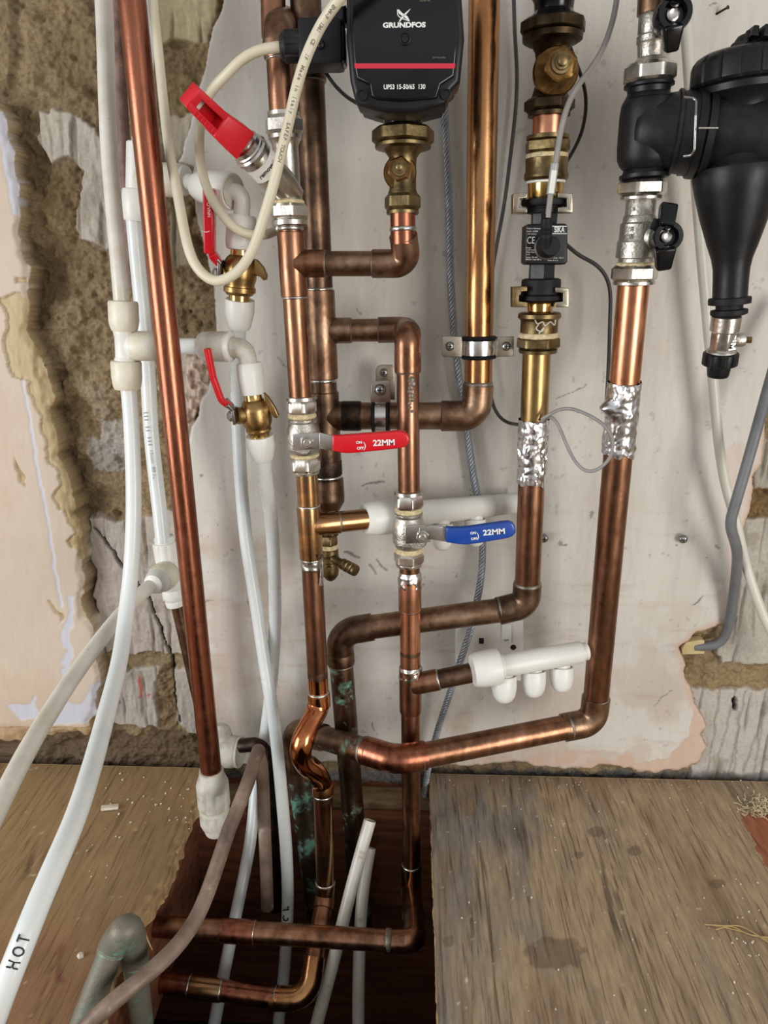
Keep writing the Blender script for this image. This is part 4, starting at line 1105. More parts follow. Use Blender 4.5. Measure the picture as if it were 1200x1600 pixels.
# ---- pipe with blue valve
T = runs('copper_pipe', 'copper pipe coming off the thick riser, turning forward and down above the blue-levered valve', P(637, 775, .105))
MB().tube([B.pt(545), B.pt(600)], R22*1.02, 32).build('branch_pipe', 'copper_aged', T, 40)
ring(T, B, 549, R22, .001, 'solder_dull'); ring(T, B, 592, .0118, .001, 'solder_dull')
MB().tube(fillet([B.pt(592), P(634, 515, .068), P(637, 523, .100)], .010), .0127, 32).build('rear_elbow', 'copper_aged', T, 60)
MB().tube(fillet([P(637, 520, .082), P(637, 523, .108), P(637, 580, .106)], .011), .0127, 32).build('front_elbow', 'copper_brown', T, 60)
A = Ax((637, 560, .106), (639, 775, .106))
sleeve(T, A, 546, 582, .0129, 'copper_brown', 'elbow_socket'); ring(T, A, 582, R22, .0012, 'solder_dull')
MB().tube([A.pt(575), A.pt(768)], R22, 32).build('pipe', 'copper_brown', T, 40)
mb = MB()
for k in range(9):
    q = A.pt(592+k*6); mb.lathe(q+TOV*.0099+Vector((.0025+.0012*math.sin(k*1.7), 0, 0)), TOV, [(0, .0042-.00030*k), (.0007, .0038-.0003*k), (.0012, .0015)], 9)
mb.build('flux_smear', 'solder_dull', T, 60)
ax = Ax((638, 760, .106), (639, 885, .105))
T = ball_valve('nickel ball valve on the middle copper pipe with the blue 22MM lever', ax, 765, 794, 799, 855, 862, 884, 50)
mb = MB(); c = P(652, 836, .105); mb.lathe(c, TOV, [(0, .010), (.016, .010), (.0175, .009), (.021, .008)], 28); mb.build('stem_boss', 'nickel_cast', T)
mb = MB(); mb.plate([(633, 823), (672, 820), (673, 847), (634, 850)], .1295, .0022, .0005); mb.build('lever_bracket', 'chrome', T, 30)
mb = MB(); c = P(660, 837, .1295); mb.lathe(c, TOV, [(0, m(21, c)/2, 6, .96), (.004, m(21, c)/2, 6, .98), (.0048, m(18, c)/2, 6, .93)], 48, .2); mb.lathe(c, TOV, [(0, .0035), (.007, .0035), (.0075, .0028)], 20); mb.build('lever_nut', 'nickel', T, 30)
mb = MB(); mb.plate([(655, 824), (674, 821), (698, 824), (698, 847), (674, 843), (655, 843)], .1325, .0026, .0004); mb.build('lever_bar', 'chrome', T, 30)
BH = [(697, 824), (704, 825), (718, 825), (733, 824), (785, 816.5), (795, 815.5), (802, 818), (806, 825), (806, 833), (801, 839), (793, 842), (745, 850), (728, 852), (715, 851), (697, 848)]
mb = MB(); mb.plate(BH, .139, .0065, .0022); lv = mb.build('lever_grip', 'blue_vinyl', T, 40)
handle_text(lv, (772, 831.5), (739.5, 833), (741, 842), (747, 837), .1392, math.radians(6))

T = runs('copper_pipe', 'patchy copper pipe below the blue-levered valve, running down past the lower manifold into the hole', P(642, 1480, .2))
A = Ax((640, 880, .104), (643, 1355, .104))
MB().tube([A.pt(880), A.pt(1100), A.pt(1354)], R22*.97, 32).build('pipe', 'copper_brown', T, 40)
sleeve(T, A, 905, 953, .0121, 'copper_blushed', 'coupling'); ring(T, A, 904, R22, .003); ring(T, A, 953, R22*.97, .0008)
MB().tube([A.pt(955), A.pt(1016)], .01105, 32).build('bright_pipe', 'copper_fresh', T, 40)
MB().tube([A.pt(1016), A.pt(1022)], .01105, 32).build('dark_heat_band', 'copper_dark', T, 40)
MB().tube([A.pt(1022), A.pt(1042)], .01105, 32).build('pink_heat_band', 'copper_blushed', T, 40)
smear(T, A, 893, 922, .0112, 5, .0022)
smear(T, A, 1040, 1062, .0118, 8, .0016)
sleeve(T, A, 1045, 1112, .0123, 'copper_brown', 'tee_socket'); ring(T, A, 1046, R22*1.02, .0018)
B = Ax((643, 1070, .105), (742, 1050, .105))
sleeve(T, B, 643, 685, .0119, 'copper_brown', 'tee_branch'); ring(T, B, 685, .0110, .0014)
MB().tube([B.pt(680), B.pt(742)], .0108, 32).build('branch_pipe', 'copper_dark', T, 40)

sleeve(T, A, 1350, 1396, .0121, 'copper_heated', 'coupling'); ring(T, A, 1351, R22, .0018)
A7 = Ax((643, 1390, .107), (649, 1480, .205))
MB().tube(fillet([A7.pt(1388), P(649, 1470, .21), P(600, 1471, .212)], .010), .0119, 32).build('elbow_bend', 'copper_brown', T, 60)
ring(T, A7, 1396, .0117, .0014, 'solder_dull'); ring(T, A7, 1432, .0119, .0008, 'solder_dull')
B = Ax((625, 1471, .212), (235, 1447, .205))
ring(T, B, 607, .0113, .0035, 'solder_dull')
MB().tube([B.pt(632), B.pt(150)], R22, 32).build('level_pipe', 'copper_brown', T, 40)
sleeve(T, B, 398, 346, .0123, 'copper_red', 'coupling'); ring(T, B, 397, R22, .0014); ring(T, B, 348, R22, .0024)

# ---- golden 28 mm pipe
T = runs('copper_pipe', 'thick golden lacquered copper pipe right of the black pump, elbowing left at its foot', P(735, 665, .07))
A = Ax((757, -10, .068), (747, 605, .068))
MB().tube([A.pt(-160), A.pt(200), A.pt(604)], R28, 36).build('pipe', 'copper_golden', T, 40)
ring(T, A, 600, R28, .003, 'solder_dull')
MB().tube(fillet([A.pt(602), P(744, 650, .068), P(690, 650, .068)], .026), .0157, 36).build('elbow_bend', 'copper_aged', T, 60)
ring(T, B2, 691, R28, .002, 'solder_dull')
MB().tube([B2.pt(555), B2.pt(700)], R28, 36).build('level_pipe', 'copper_aged', T, 40)
ring(T, B2, 563, R28, .0014, 'copper_sooty')
def clip_band(T, o, d, r, wid, mat_b='chrome'):
    o = Vector(o); d = Vector(d)
    for s_ in (-1, 1): MB().lathe(o+d*(s_*wid*.62)-d*.0022, d, [(0, r+.0002), (.0006, r+.003), (.0022, r+.0042), (.0038, r+.003), (.0044, r+.0002)], 40).build('rubber_lining', 'black_rubber', T, 60)
    MB().lathe(o-d*wid/2, d, [(0, r+.0015), (.0005, r+.0033), (wid/2, r+.0038), (wid-.0005, r+.0033), (wid, r+.0015)], 40).build('steel_band', mat_b, T, 60)
T = runs('pipe_clip', 'rubber-lined steel clip with two screws across the thick golden pipe', P(750, 560, .05), 'pipe clip')
clip_band(T, A.pt(543), A.d, R28, .015)
for pl in ([(690, 527), (693, 525), (722, 526), (722, 558), (694, 558), (690, 553)], [(777, 526), (803, 526), (803, 557), (777, 558)]):
    mb = MB(); mb.plate(pl, .076, .0022, .0006); wg = mb.build('clip_wing', 'steel_plate', T, 30)
    c = P((pl[0][0]+pl[2][0])/2+(1 if pl[0][0] > 700 else -3), 541, .0762); screw(wg, c, .0045)
T = runs('pipe_clip', 'rubber-lined clip on the level tarnished pipe, steel plate standing up beside the middle pipe', P(595, 680, .05), 'pipe clip')
clip_band(T, B2.pt(595), B2.d, R28, .012)
mb = MB(); mb.plate([(587, 578), (590, 572), (596, 570), (612, 570), (616, 575), (617, 625), (587, 625)], .030, .0022, .0006); pl_ = mb.build('wall_plate', 'steel_plate', T, 30)
screw(pl_, P(600, 582, .0302), .0045)
mb = MB(); mb.plate([(580, 600), (583, 596), (608, 594), (610, 598), (610, 629), (579, 629)], .080, .0025, .0006); pl_ = mb.build('front_lug', 'steel_plate', T, 30)
screw(pl_, P(594, 609, .0802), .006)

# drain valve below the riser
T = runs('drain_valve', 'small dull bronze drain valve with a ribbed spout under the thick tarnished riser', P(515, 906, .07), 'valve')
A = Ax((513, 830, .072), (517, 908, .072))
nut('upper_nut', 'bronze_dull', T, A, 836, 852, 29)
lathe('jointing', 'compound', T, A, [(850, 22), (852, 27), (857, 27), (858, 22)])
lathe('valve_body', 'bronze_dull', T, A, [(856, 24), (858, 28), (866, 29), (868, 26), (870, 30), (876, 30), (878, 27), (892, 27), (899, 24), (904, 16), (907, 8)])
B = Ax((520, 873, .08), (556, 892, .10))
lathe('spout', 'bronze_dull', T, B, [(520, 12), (534, 14), (535, 18), (538, 18), (539, 16), (541, 19), (544, 19), (545, 16), (547, 19), (550, 19), (551, 16), (553, 19), (556, 18), (556, 12)])
mb = MB(); mb.lathe(P(514, 890, .084), TOV, [(0, .0045, 4), (.0025, .0045, 4), (.0028, .003, 4)], 24, .78); mb.build('drain_plug', 'bronze_dull', T, 30)

# ---- white manifolds
def manifold(label, B, c0, c1, wc, b1, wb0, wb1, e1, we, ports, off):
    T = thing('manifold', label, 'manifold', B.pt((c0+c1)/2)+Vector((0, 0, -.03)))
    L = c1-c0
    lathe('collar', 'white_fitting', T, B, [(c0, wc*.66), (c0+.2, wc*.86), (c0+L*.08, wc*.93), (c0+L*.35, wc*1.0), (c0+L*.8, wc*1.02), (c0+L*.97, wc*.98), (c1, wc*.9), (c1, wc*.8)])
    lathe('body_rim', 'white_fitting', T, B, [(c1-1, wb0*.9), (c1, wb0*1.10), (c1+4, wb0*1.08), (c1+5, wb0)])
    lathe('body', 'white_fitting', T, B, [(c1+3, wb0), (b1-1, wb1), (b1, wb1*.96), (b1, wb1*.9)])
    lathe('end_piece', 'white_fitting', T, B, [(b1-1, we), (b1+(e1-b1)*.35, we*1.01), (b1+(e1-b1)*.38, we*.97), (b1+(e1-b1)*.5, we*1.01), (b1+(e1-b1)*.54, we*.97), (e1-1, we), (e1, we*.9)])
    for (x, yt, y0, y1, w, o) in ports:
        pA = Ax((x-1, yt, o), (x, y1, o+.010))
        pp = lathe('port', 'white_fitting', T, pA, [(yt, w*.72), (y0+5, w*.74)])
        h = y1-y0
        lathe('port_cap', 'white_fitting', pp, pA, [(y0+4, w*.78), (y0, w*.84), (y0, w*.96), (y0+2, w), (y0+h*.45, w*.98), (y0+h*.75, w*.84), (y0+h*.92, w*.62), (y1, w*.3)])
    return T
manifold('upper white plastic manifold behind the blue-levered valve', Ax((566, 811, .095), (808, 786, .018)), 569, 614, 55, 769, 41, 35, 808, 33, [(691, 797, 819, 860, 35, .056), (743, 792, 812, 854, 34, .040)], .1)
manifold('lower white plastic manifold with three capped ports in front of the socket', Ax((738, 1048, .118), (918, 1017, .095)), 738, 781, 56, 908, 37, 34.5, 918, 28, [(788, 1040, 1056, 1098, 40, .108), (834, 1032, 1048, 1089, 39, .100), (878, 1026, 1042, 1081, 38, .093)], .1)

# ---- 28 mm pipe with the flow sensor, elbow, level run and drop into the hole
A = Ax((866, 0, .100), (838, 560, .088))
T = runs('copper_pipe', 'thick pipe hanging below the flow sensor, elbowing left behind the middle pipe', P(820, 960, .08))
Ag = Ax((839, 545, .088), (824, 915, .074))
MB().tube([Ag.pt(545), Ag.pt(665)], R28*.98, 36).build('upper_pipe', 'brass_golden', T, 40)
MB().tube([Ag.pt(660), Ag.pt(915)], R28*.98, 36).build('lower_pipe', 'copper_brown', T, 40)
ring(T, Ag, 912, R28, .003, 'solder_dull')
MB().tube(fillet([Ag.pt(913), P(822, 944, .073), P(778, 955, .073)], .024), .0155, 36).build('elbow_bend', 'copper_dark', T, 60)
B = Ax((800, 951, .073), (548, 984, .077))
ring(T, B, 781, R28, .002, 'solder_dull'); ring(T, B, 578, R28, .003, 'solder_dull')
MB().tube([B.pt(790), B.pt(565)], R28*.97, 36).build('level_pipe', 'copper_aged', T, 40)
T = runs('copper_pipe', 'dark green-streaked pipe dropping from an elbow into the hole, left of the middle pipe', P(555, 1350, .07))
Ad = Ax((531, 1010, .077), (562, 1400, .064))
MB().tube(fillet([B.pt(582), P(531, 988, .077), P(532, 1035, .076)], .024), .0155, 36).build('elbow_bend', 'copper_dark', T, 60)
sleeve(T, Ad, 1018, 1036, .0157, 'copper_dark', 'elbow_socket'); ring(T, Ad, 1037, R28, .002, 'solder_dull')
MB().tube([Ad.pt(1030), Ad.pt(1200), Ad.pt(1460)], R28*.97, 36).build('pipe', 'copper_verdigris', T, 40)
# ---- right hand 28 mm pipe
T = runs('copper_pipe', 'thick copper pipe below the black filter, long elbowed run crossing left near the floor', P(930, 1130, .08))
Ar = Ax((990, 440, .125), (931, 1095, .085))
MB().tube([Ar.pt(440), Ar.pt(600)], R28, 36).build('upper_pipe', 'copper_fresh', T, 40)
MB().tube([Ar.pt(598), Ar.pt(1092)], R28, 36).build('lower_pipe', 'copper_brown', T, 40)
ring(T, Ar, 1092, R28, .004, 'solder_dull')
MB().tube(fillet([Ar.pt(1090), P(927, 1128, .086), P(880, 1137, .092)], .022), .0157, 36).build('elbow_bend', 'copper_aged', T, 60)
Bh = Ax((900, 1133, .090), (664, 1180, .135))
ring(T, Bh, 889, R28, .002, 'solder_dull')
MB().tube([Bh.pt(895), Bh.pt(655)], R28*.98, 36).build('level_pipe', 'copper_brown', T, 40)
ring(T, Bh, 658, R28*1.04, .003, 'solder_dull')
MB().tube(fillet([Bh.pt(664), P(618, 1187, .144), P(570, 1172, .126)], .030), .0157, 36).build('obtuse_elbow', 'copper_red', T, 60)
Bk = Ax((590, 1178, .138), (470, 1142, .062))
ring(T, Bk, 571, R28*1.02, .003, 'solder_dull')
MB().tube([Bk.pt(580), Bk.pt(485)], R28*.98, 36).build('rear_pipe', 'copper_verdigris', T, 40)
MB().tube(fillet([Bk.pt(505), P(458, 1138, .055), P(466, 1215, .060)], .024), .0157, 36).build('rear_elbow', 'copper_aged', T, 60)
T = runs('copper_pipe', 'dark pipe crusted with green behind the bright crossover bend, going down the hole', P(480, 1400, .07))
MB().tube([P(464, 1190, .060), P(479, 1300, .062), P(496, 1430, .066)], R28*.98, 36).build('pipe', 'copper_verdigris_heavy', T, 40)

# foil wraps
def foil(label, ax, s0, s1, r, bump_=None, seed=0, tail=None):
    o, p1 = ax.pt(s0), ax.pt(s1); L = (p1-o).length; d = (p1-o).normalized(); u = Vector((0, -1, 0)); u = (u-d*u.dot(d)).normalized(); v = d.cross(u)
    mb = MB(); rs = []; R_, N = 60, 84
    for i in range(R_):
        t = i/(R_-1); ring_ = []
        for k in range(N):
            a_ = 2*math.pi*k/N
            q = Vector((math.cos(a_)*1.0, math.sin(a_)*1.0, t*L/.020+seed*9))
            w_ = q+mnoise.noise_vector(q*1.3)*.6; vd = mnoise.voronoi(w_*1.7)[0]
            n_ = mnoise.noise(q)*.0012+(vd[1]-vd[0])*.0018+abs(mnoise.noise(w_*2.6))*.0010
            rr = r+.0008+n_
            if bump_:
                bt, ba, bh, bw = bump_
                rr += bh*math.exp(-((t-bt)/bw)**2-((((a_-ba+math.pi) % (2*math.pi))-math.pi)/.55)**2)
            tt = t*L
            if i == R_-1: tt += .004*mnoise.noise(Vector((math.cos(a_)*2, math.sin(a_)*2, seed)))+(tail or 0)*max(0, math.cos(a_-5.2))**4
            if i == 0: tt += .002*mnoise.noise(Vector((math.cos(a_)*2, math.sin(a_)*2, seed+5)))
            ring_.append(o+d*tt+(u*math.cos(a_)+v*math.sin(a_))*rr)
        rs.append(ring_)
    mb.rings(rs, False)
    return tag(mb.build('foil_wrap', 'foil', None, 24), label, 'foil wrap')
foil('crumpled foil wrapped round the golden pipe under the flow sensor', Ag, 655, 752, R28, None, 1, .006)
foil('crumpled foil with a pinched nose wrapped round the thick right-hand pipe', Ar, 597, 708, R28, (.34, 1.33, .0075, .085), 2, .004)

# ==================================================================  PUMP (left) AND ITS UNION
T = thing('circulation_pump', 'black circulation pump with glossy square face and thin red stripe', 'pump', P(630, 198, .13))
body = [(541, -70), (541, 60), (547, 126), (553, 150), (559, 163), (583, 171), (604, 176), (648, 176), (670, 170), (697, 163), (706, 141), (719, 128), (726, 60), (722, 0), (720, -70)]
mb = MB(); mb.plate(body, .190, .030, .004); mb.build('head_rim', 'black_plastic', T, 35)
mb = MB(); mb.plate([(x*.96+25, y*.96+2) for x, y in body], .165, .06, .006); mb.build('motor_housing', 'black_plastic', T, 35)
face = [(549, -66), (548, 40), (553, 99), (557, 122), (578, 132), (580, 150), (590, 155), (630, 158), (683, 153), (689, 132), (710, 119), (716, 60), (712, -66)]
mb = MB(); mb.plate(face, .1935, .006, .0018); fc = mb.build('face_panel', 'black_gloss', T, 35)
for x, y in ((565, 149), (697, 148)):
    c = P(x, y, .1905); mb = MB(); mb.lathe(c, TOV, [(0, .0042), (.0016, .0042), (.0018, .0032), (.0006, .003)], 20); ss_ = mb.build('face_screw', 'black_plastic', T, 40)
screw(fc, P(633, 61, .1936), .0012, 'dark_hole', 'vent_screw')
mb = MB(); mb.lathe(P(633, 61, .1936), TOV, [(0, .0042), (.0012, .0042), (.0014, .0036), (.0004, .0034), (.0002, .0018)], 28); mb.build('vent_plug', 'black_plastic', fc, 40)
mb = MB(); mb.lathe(P(633, 61, .1951), TOV, [(0, .0022), (.0001, .0020)], 20); mb.build('plug_socket', 'dark_hole', fc, 40)
mb = MB(); mb.plate([(553.5, 99), (711.5, 99), (710.5, 107), (554.5, 107)], .1938, .0003); mb.build('red_stripe', 'red_stripe', fc, 0)
XR, ZU = Vector((1, 0, 0)), Vector((0, 0, 1)); po = .1938
text('GRUNDFOS', P(631.5, 39.5, po), XR, ZU, .0046, 'print_white', fc, bold=.0002, width=m(67, P(631, 39, po)), name='brand_lettering')
text('UPS3 15-50/65  130', P(632, 136, po), XR, ZU, .0044, 'print_white', fc, bold=.00008, width=m(65, P(632, 137, po)), name='model_lettering')
for body_, x, y, w in (('2014 Grundfos', 686, 90, 20), ('50/60 Hz', 664, 1, 16)):
    text(body_, P(x, y, po), XR, ZU, .0018, 'print_faint', fc, width=m(w, P(x, y, po)), name='small_lettering')
# logo: crossed blades
mb = MB()
for pts_, w_ in (([(622, 15), (626, 21), (634, 26), (640, 33)], (1.2, 2.4, 2.6, .6)), ([(641, 14), (635, 20), (628, 28), (624, 34)], (.6, 2.4, 2.4, 1.0))):
    L_ = []; R_ = []
    for (x, y), w in zip(pts_, w_): L_.append((x-w, y+w*.3)); R_.append((x+w, y-w*.3))
    mb.plate(L_+R_[::-1], po, .0003)
mb.tube(catmull([P(621, 15, po), P(622, 24, po), P(629, 29, po), P(640, 33, po)], 5), .00035, 6)
mb.build('brand_emblem', 'print_white', fc, 0)
A = Ax((630, 150, .13), (629, 345, .133))
lathe('flange_neck', 'black_gloss', T, A, [(150, 90), (166, 88), (172, 74), (180, 64), (188, 61), (196, 60)])
B = Ax((545, 70, .15), (437, 73, .155))
# plug
mb = MB(); c = P(503, 72, .150); mb.box(c, (m(34, c), 0, 0), (0, .016, 0), (0, 0, m(32, c)), .004); pl_ = mb.build('plug_body', 'black_plastic', T, 35)
mb = MB(); c2 = P(527, 74, .150); mb.box(c2, (m(14, c2), 0, 0), (0, .013, 0), (0, 0, m(26, c2)), .003); mb.build('plug_shoulder', 'black_gloss', T, 35)
screw(pl_, P(501, 70, .1662), .0035, 'black_plastic')
ribbed('cable_gland', 'black_dusty', T, B, 471, 444, 47, 12, .07)
lathe('gland_mouth', 'black_dusty', T, B, [(446, 42), (440, 38), (437, 28), (437, 18)])
mb = MB(); mb.plate([(519, 12), (540, 6), (541, 36), (520, 38), (517, 30)], .165, .012, .003); mb.build('side_lug', 'black_gloss', T, 35)
T = thing('pump_valve', 'dull brass isolating valve with a big union nut under the black pump', 'valve', P(629, 336, .133))
nut('union_nut', 'bronze_dull', T, A, 199, 228, 99, 8, .1)
lathe('union_rim', 'bronze_dull', T, A, [(226, 80), (227, 88), (232, 87), (234, 70)])
lathe('valve_body', 'bronze_dull', T, A, [(232, 64), (238, 56), (246, 44), (256, 42), (296, 42), (302, 46), (306, 46)])
nut('lower_nut', 'bronze_dull', T, A, 303, 330, 59)
lathe('lower_rim', 'bronze_dull', T, A, [(329, 46), (330, 51), (335, 50), (336, 40)])
def bonnet(T, c, r, m1, m2):
    mb = MB(); mb.lathe(c+Vector((0, .018, 0)), TOV, [(0, r*.75), (.008, r*.92), (.018, r), (.020, r*.99), (.021, r*.93)], 40); mb.build('bonnet_flange', m1, T, 40)
    mb = MB(); mb.lathe(c-Vector((0, .020, 0)), TOV, [(0, r*.72, 6), (.004, r*.72, 6), (.005, r*.62, 6)], 48, .2); mb.build('bonnet_nut', m1, T, 30)
    mb = MB(); mb.lathe(c-Vector((0, .0245, 0)), TOV, [(0, r*.44), (.003, r*.42), (.0032, r*.30), (.0052, r*.28), (.0054, r*.20), (.0095, r*.19), (.0102, r*.12)], 24); mb.build('spindle', m2, T, 40)
bonnet(T, P(625, 270, .138)-Vector((0, 0, 0)), .0142, 'bronze_brown', 'bronze_dull')

# ==================================================================  CABLES
T = thing('mains_cable', 'cream mains cable with printed lettering hanging in a long loop across the chrome bypass valve', 'cable', P(345, 440, .20))
cb = [(236, -60, .06), (240, 10, .07), (247, 75, .09), (256, 165, .11), (264, 233, .135), (277, 300, .165), (293, 385, .188), (310, 421, .195), (332, 438, .198), (353, 436, .20), (376, 420, .20), (397, 386, .20), (414, 334, .20), (427, 290, .20), (438, 245, .20), (451, 192, .20), (463, 138, .20), (478, 90, .20), (499, 44, .20), (520, 12, .208), (545, -20, .214), (590, -70, .22)]
path = catmull([P(*p) for p in cb], 10)
MB().tube(path, .0042, 20).build('cable', 'cream_cable', T, 60)
def along(body, path, a, b, size, mt, parent, r, flip=False):
    """print letters one by one along a path between fractions a and b"""
    ln = [0]
    for i in range(1, len(path)): ln.append(ln[-1]+(path[i]-path[i-1]).length)
    if flip: a, b = b, a
    n = len(body)
    tot = []
    for i, ch in enumerate(body):
        if ch == ' ': continue
        s_ = (a+(b-a)*(i+.5)/n)*ln[-1]
        k = next(j for j in range(1, len(ln)) if ln[j] >= s_ or j == len(ln)-1)
        f_ = (s_-ln[k-1])/(ln[k]-ln[k-1]); p = path[k-1].lerp(path[k], f_); d_ = (path[k]-path[k-1]).normalized()
        if b < a: d_ = -d_
        tv = (CAM-p).normalized(); tv = (tv-d_*tv.dot(d_)).normalized()
        me = text_mesh(ch, size, .0001, .00006)
        u_ = tv.cross(d_)
        for v in me.vertices:
            x, y, z = v.co
            z -= r-math.sqrt(max(r*r-y*y, 0))
            v.co = p+tv*(r+.00012)+d_*x+u_*y+tv*z
        tot.append(me)
    bm = bmesh.new()
    for me in tot: bm.from_mesh(me); bpy.data.meshes.remove(me)
    me = bpy.data.meshes.new('lettering'); bm.to_mesh(me); bm.free()
    return link_mesh('lettering', me, mt, parent, 0)
T['wpos'] = T['wpos']
fr_ = lambda x, y: min(range(len(path)), key=lambda i: (proj(path[i])[0]-x)**2+(proj(path[i])[1]-y)**2)
ln_ = [0]
for i in range(1, len(path)): ln_.append(ln_[-1]+(path[i]-path[i-1]).length)
FR = lambda x, y: ln_[fr_(x, y)]/ln_[-1]
along('Made in Italy  SAFEP TOUCH', path, FR(474, 105), FR(434, 255), .0040, 'print_faint', T, .0042)
along('EN4-F  1361   CE   IF', path, FR(526, 5), FR(477, 95), .0040, 'print_faint', T, .0042)
T = thing('pump_cable', 'cream cable leaving the plug of the black pump and curling down behind the red cap', 'cable', P(400, 368, .12))
flex('cable', 'cream_cable', [(446, 73, .155), (428, 74, .155), (400, 80, .152), (375, 95, .15), (352, 119, .145), (326, 147, .135), (314, 187, .125), (311, 232, .12), (318, 280, .12), (337, 322, .122), (362, 353, .122), (385, 365, .12), (410, 368, .108), (428, 362, .094), (446, 352, .085), (470, 335, .08)], .0042, 18, T)
def wire(name, label, cat, pts, r, mt, n=8): return tag(flex(name, mt, pts, r, 12, None, n), label, cat)
wire('pump_lead', 'thin black lead curving from the plug to the underside of the black pump', 'cable', [(498, 95, .11), (508, 112, .10), (522, 132, .10), (540, 150, .11), (556, 160, .13), (572, 168, .15)], .0016, 'black_wire')
wire('sensor_cable', 'thin dark cable hanging right of the thick golden pipe and slipping behind it', 'cable',
     [(799, -60, .012), (803, 0, .012), (804, 50, .012), (808, 110, .012), (806, 170, .012), (798, 240, .012), (788, 320, .010), (775, 388, .010), (766, 450, .010), (761, 540, .010), (765, 610, .012), (775, 644, .014), (790, 659, .02), (806, 663, .04), (818, 664, .07)], .0019, 'dark_wire')
wire('sensor_wire', 'thin grey wire looping in the air between the two foil wraps', 'wire',
     [(846, 655, .105), (858, 648, .108), (872, 641, .11), (892, 638, .115), (923, 650, .13), (947, 667, .142), (958, 687, .147), (955, 712, .147), (940, 730, .142), (923, 737, .138), (907, 731, .132), (892, 710, .125), (880, 682, .12), (869, 658, .112), (858, 651, .105), (846, 658, .10)], .00165, 'grey_wire')
wire('sensor_cable', 'thin dark cable from behind the flow sensor bending down to the right-hand foil', 'cable',
     [(872, 372, .06), (888, 385, .05), (906, 400, .045), (928, 411, .045), (945, 428, .045), (954, 455, .045), (953, 500, .045), (952, 545, .05), (950, 590, .07), (948, 625, .09)], .0020, 'dark_wire')
wire('pump_lead', 'thin black lead bowing out right of the bronze valve bonnet', 'cable',
     [(880, 40, .09), (890, 72, .075), (903, 105, .06), (913, 135, .055), (916, 165, .05), (911, 200, .045), (900, 228, .045), (886, 252, .05), (874, 275, .06)], .0017, 'black_wire')
T = thing('sensor_lead', 'grey sensor lead with a clear labelled sleeve plugging into the flow sensor from top right', 'cable', P(856, 333, .15))
flex('lead', 'grey_wire', [(968, -60, .10), (964, 0, .105), (954, 45, .11), (938, 85, .12), (915, 118, .13), (899, 140, .14), (885, 170, .145), (875, 210, .148), (869, 250, .15), (862, 290, .15), (856, 340, .148)], .0024, 14, T)
MB().tube([P(867, 256, .1505), P(860, 304, .1505)], .0034, 16).build('sleeve', 'clear_sleeve', T, 60)
mb = MB(); a_, b_ = P(866, 266, .1545), P(861, 302, .1545); mb.taper(a_, b_, (.0022, .0002), (.0022, .0002)); mb.build('sleeve_label', 'paper_label', T, 0)

# wire rope
T = thing('wire_rope', 'twisted grey steel wire rope hanging from behind the pump down past the socket', 'wire rope', P(664, 1245, .012))
rp = catmull([P(*p) for p in [(690, 60, .012), (694, 165, .012), (698, 250, .012), (702, 330, .012), (703, 400, .013), (706, 470, .013), (711, 540, .013), (719, 600, .013), (729, 670, .013), (739, 740, .014), (750, 800, .018), (754, 850, .024), (752, 900, .03), (745, 940, .035), (736, 982, .040), (725, 1015, .044), (714, 1050, .042), (700, 1092, .034), (684, 1140, .026), (670, 1195, .02), (663, 1245, .018), (660, 1300, .016)]], 12)
ang = 0; strands = [[] for _ in range(6)]
u = (rp[1]-rp[0]).orthogonal().normalized(); acc = []
Ls = 0
res = []
for i in range(len(rp)-1):
    L_ = (rp[i+1]-rp[i]).length; k = max(1, int(L_/.0016))
    for j in range(k): res.append(rp[i].lerp(rp[i+1], j/k))
for i, p in enumerate(res):
    d_ = (res[min(i+1, len(res)-1)]-res[max(i-1, 0)]).normalized(); u = (u-d_*u.dot(d_)).normalized(); v = d_.cross(u)
    if i: Ls += (p-res[i-1]).length
    for s_ in range(6):
        a_ = Ls*2*math.pi/.026+s_*math.pi/3
        strands[s_].append(p+(u*math.cos(a_)+v*math.sin(a_))*.0027)
mb = MB()
mb.tube(res[::4], .0026, 8)
for s_ in strands: mb.tube(s_, .00165, 7)
mb.build('strands', 'rope_steel', T, 60)

# hoses right
wire('condensate_hose', 'cream hose running down behind the black filter and out below it towards the right edge', 'hose', [(1062, -60, .03), (1069, 10, .03), (1075, 90, .03), (1081, 180, .03), (1087, 275, .03), (1095, 385, .03), (1102, 462, .03), (1108, 530, .03), (1114, 590, .03), (1122, 686, .03), (1134, 761, .03), (1150, 812, .03), (1163, 874, .03), (1180, 928, .035), (1201, 980, .04), (1240, 1050, .045)], .0053, 'cream_hose')
wire('power_cable', 'thick grey cable from the right edge bending into the hole in the plaster', 'cable', [(1240, 470, .03), (1222, 530, .04), (1202, 600, .05), (1184, 665, .064), (1163, 740, .070), (1147, 794, .068), (1141, 820, .066), (1147, 842, .060), (1152, 862, .052), (1151, 890, .035), (1146, 930, .018), (1141, 965, .010), (1135, 990, .004), (1122, 1006, .001), (1100, 1010, -.002), (1085, 1010, -.004)], .0056, 'grey_cable')
mb = MB(); mb.plate([(1066, 1013), (1072, 1004), (1094, 1000), (1101, 1001), (1101, 1022), (1066, 1023)], .000, .012, .0008)
tag(mb.build('conduit_box', 'conduit_cream', None, 30), 'small cream box edge inside the broken plaster hole where the grey cable ends', 'box')

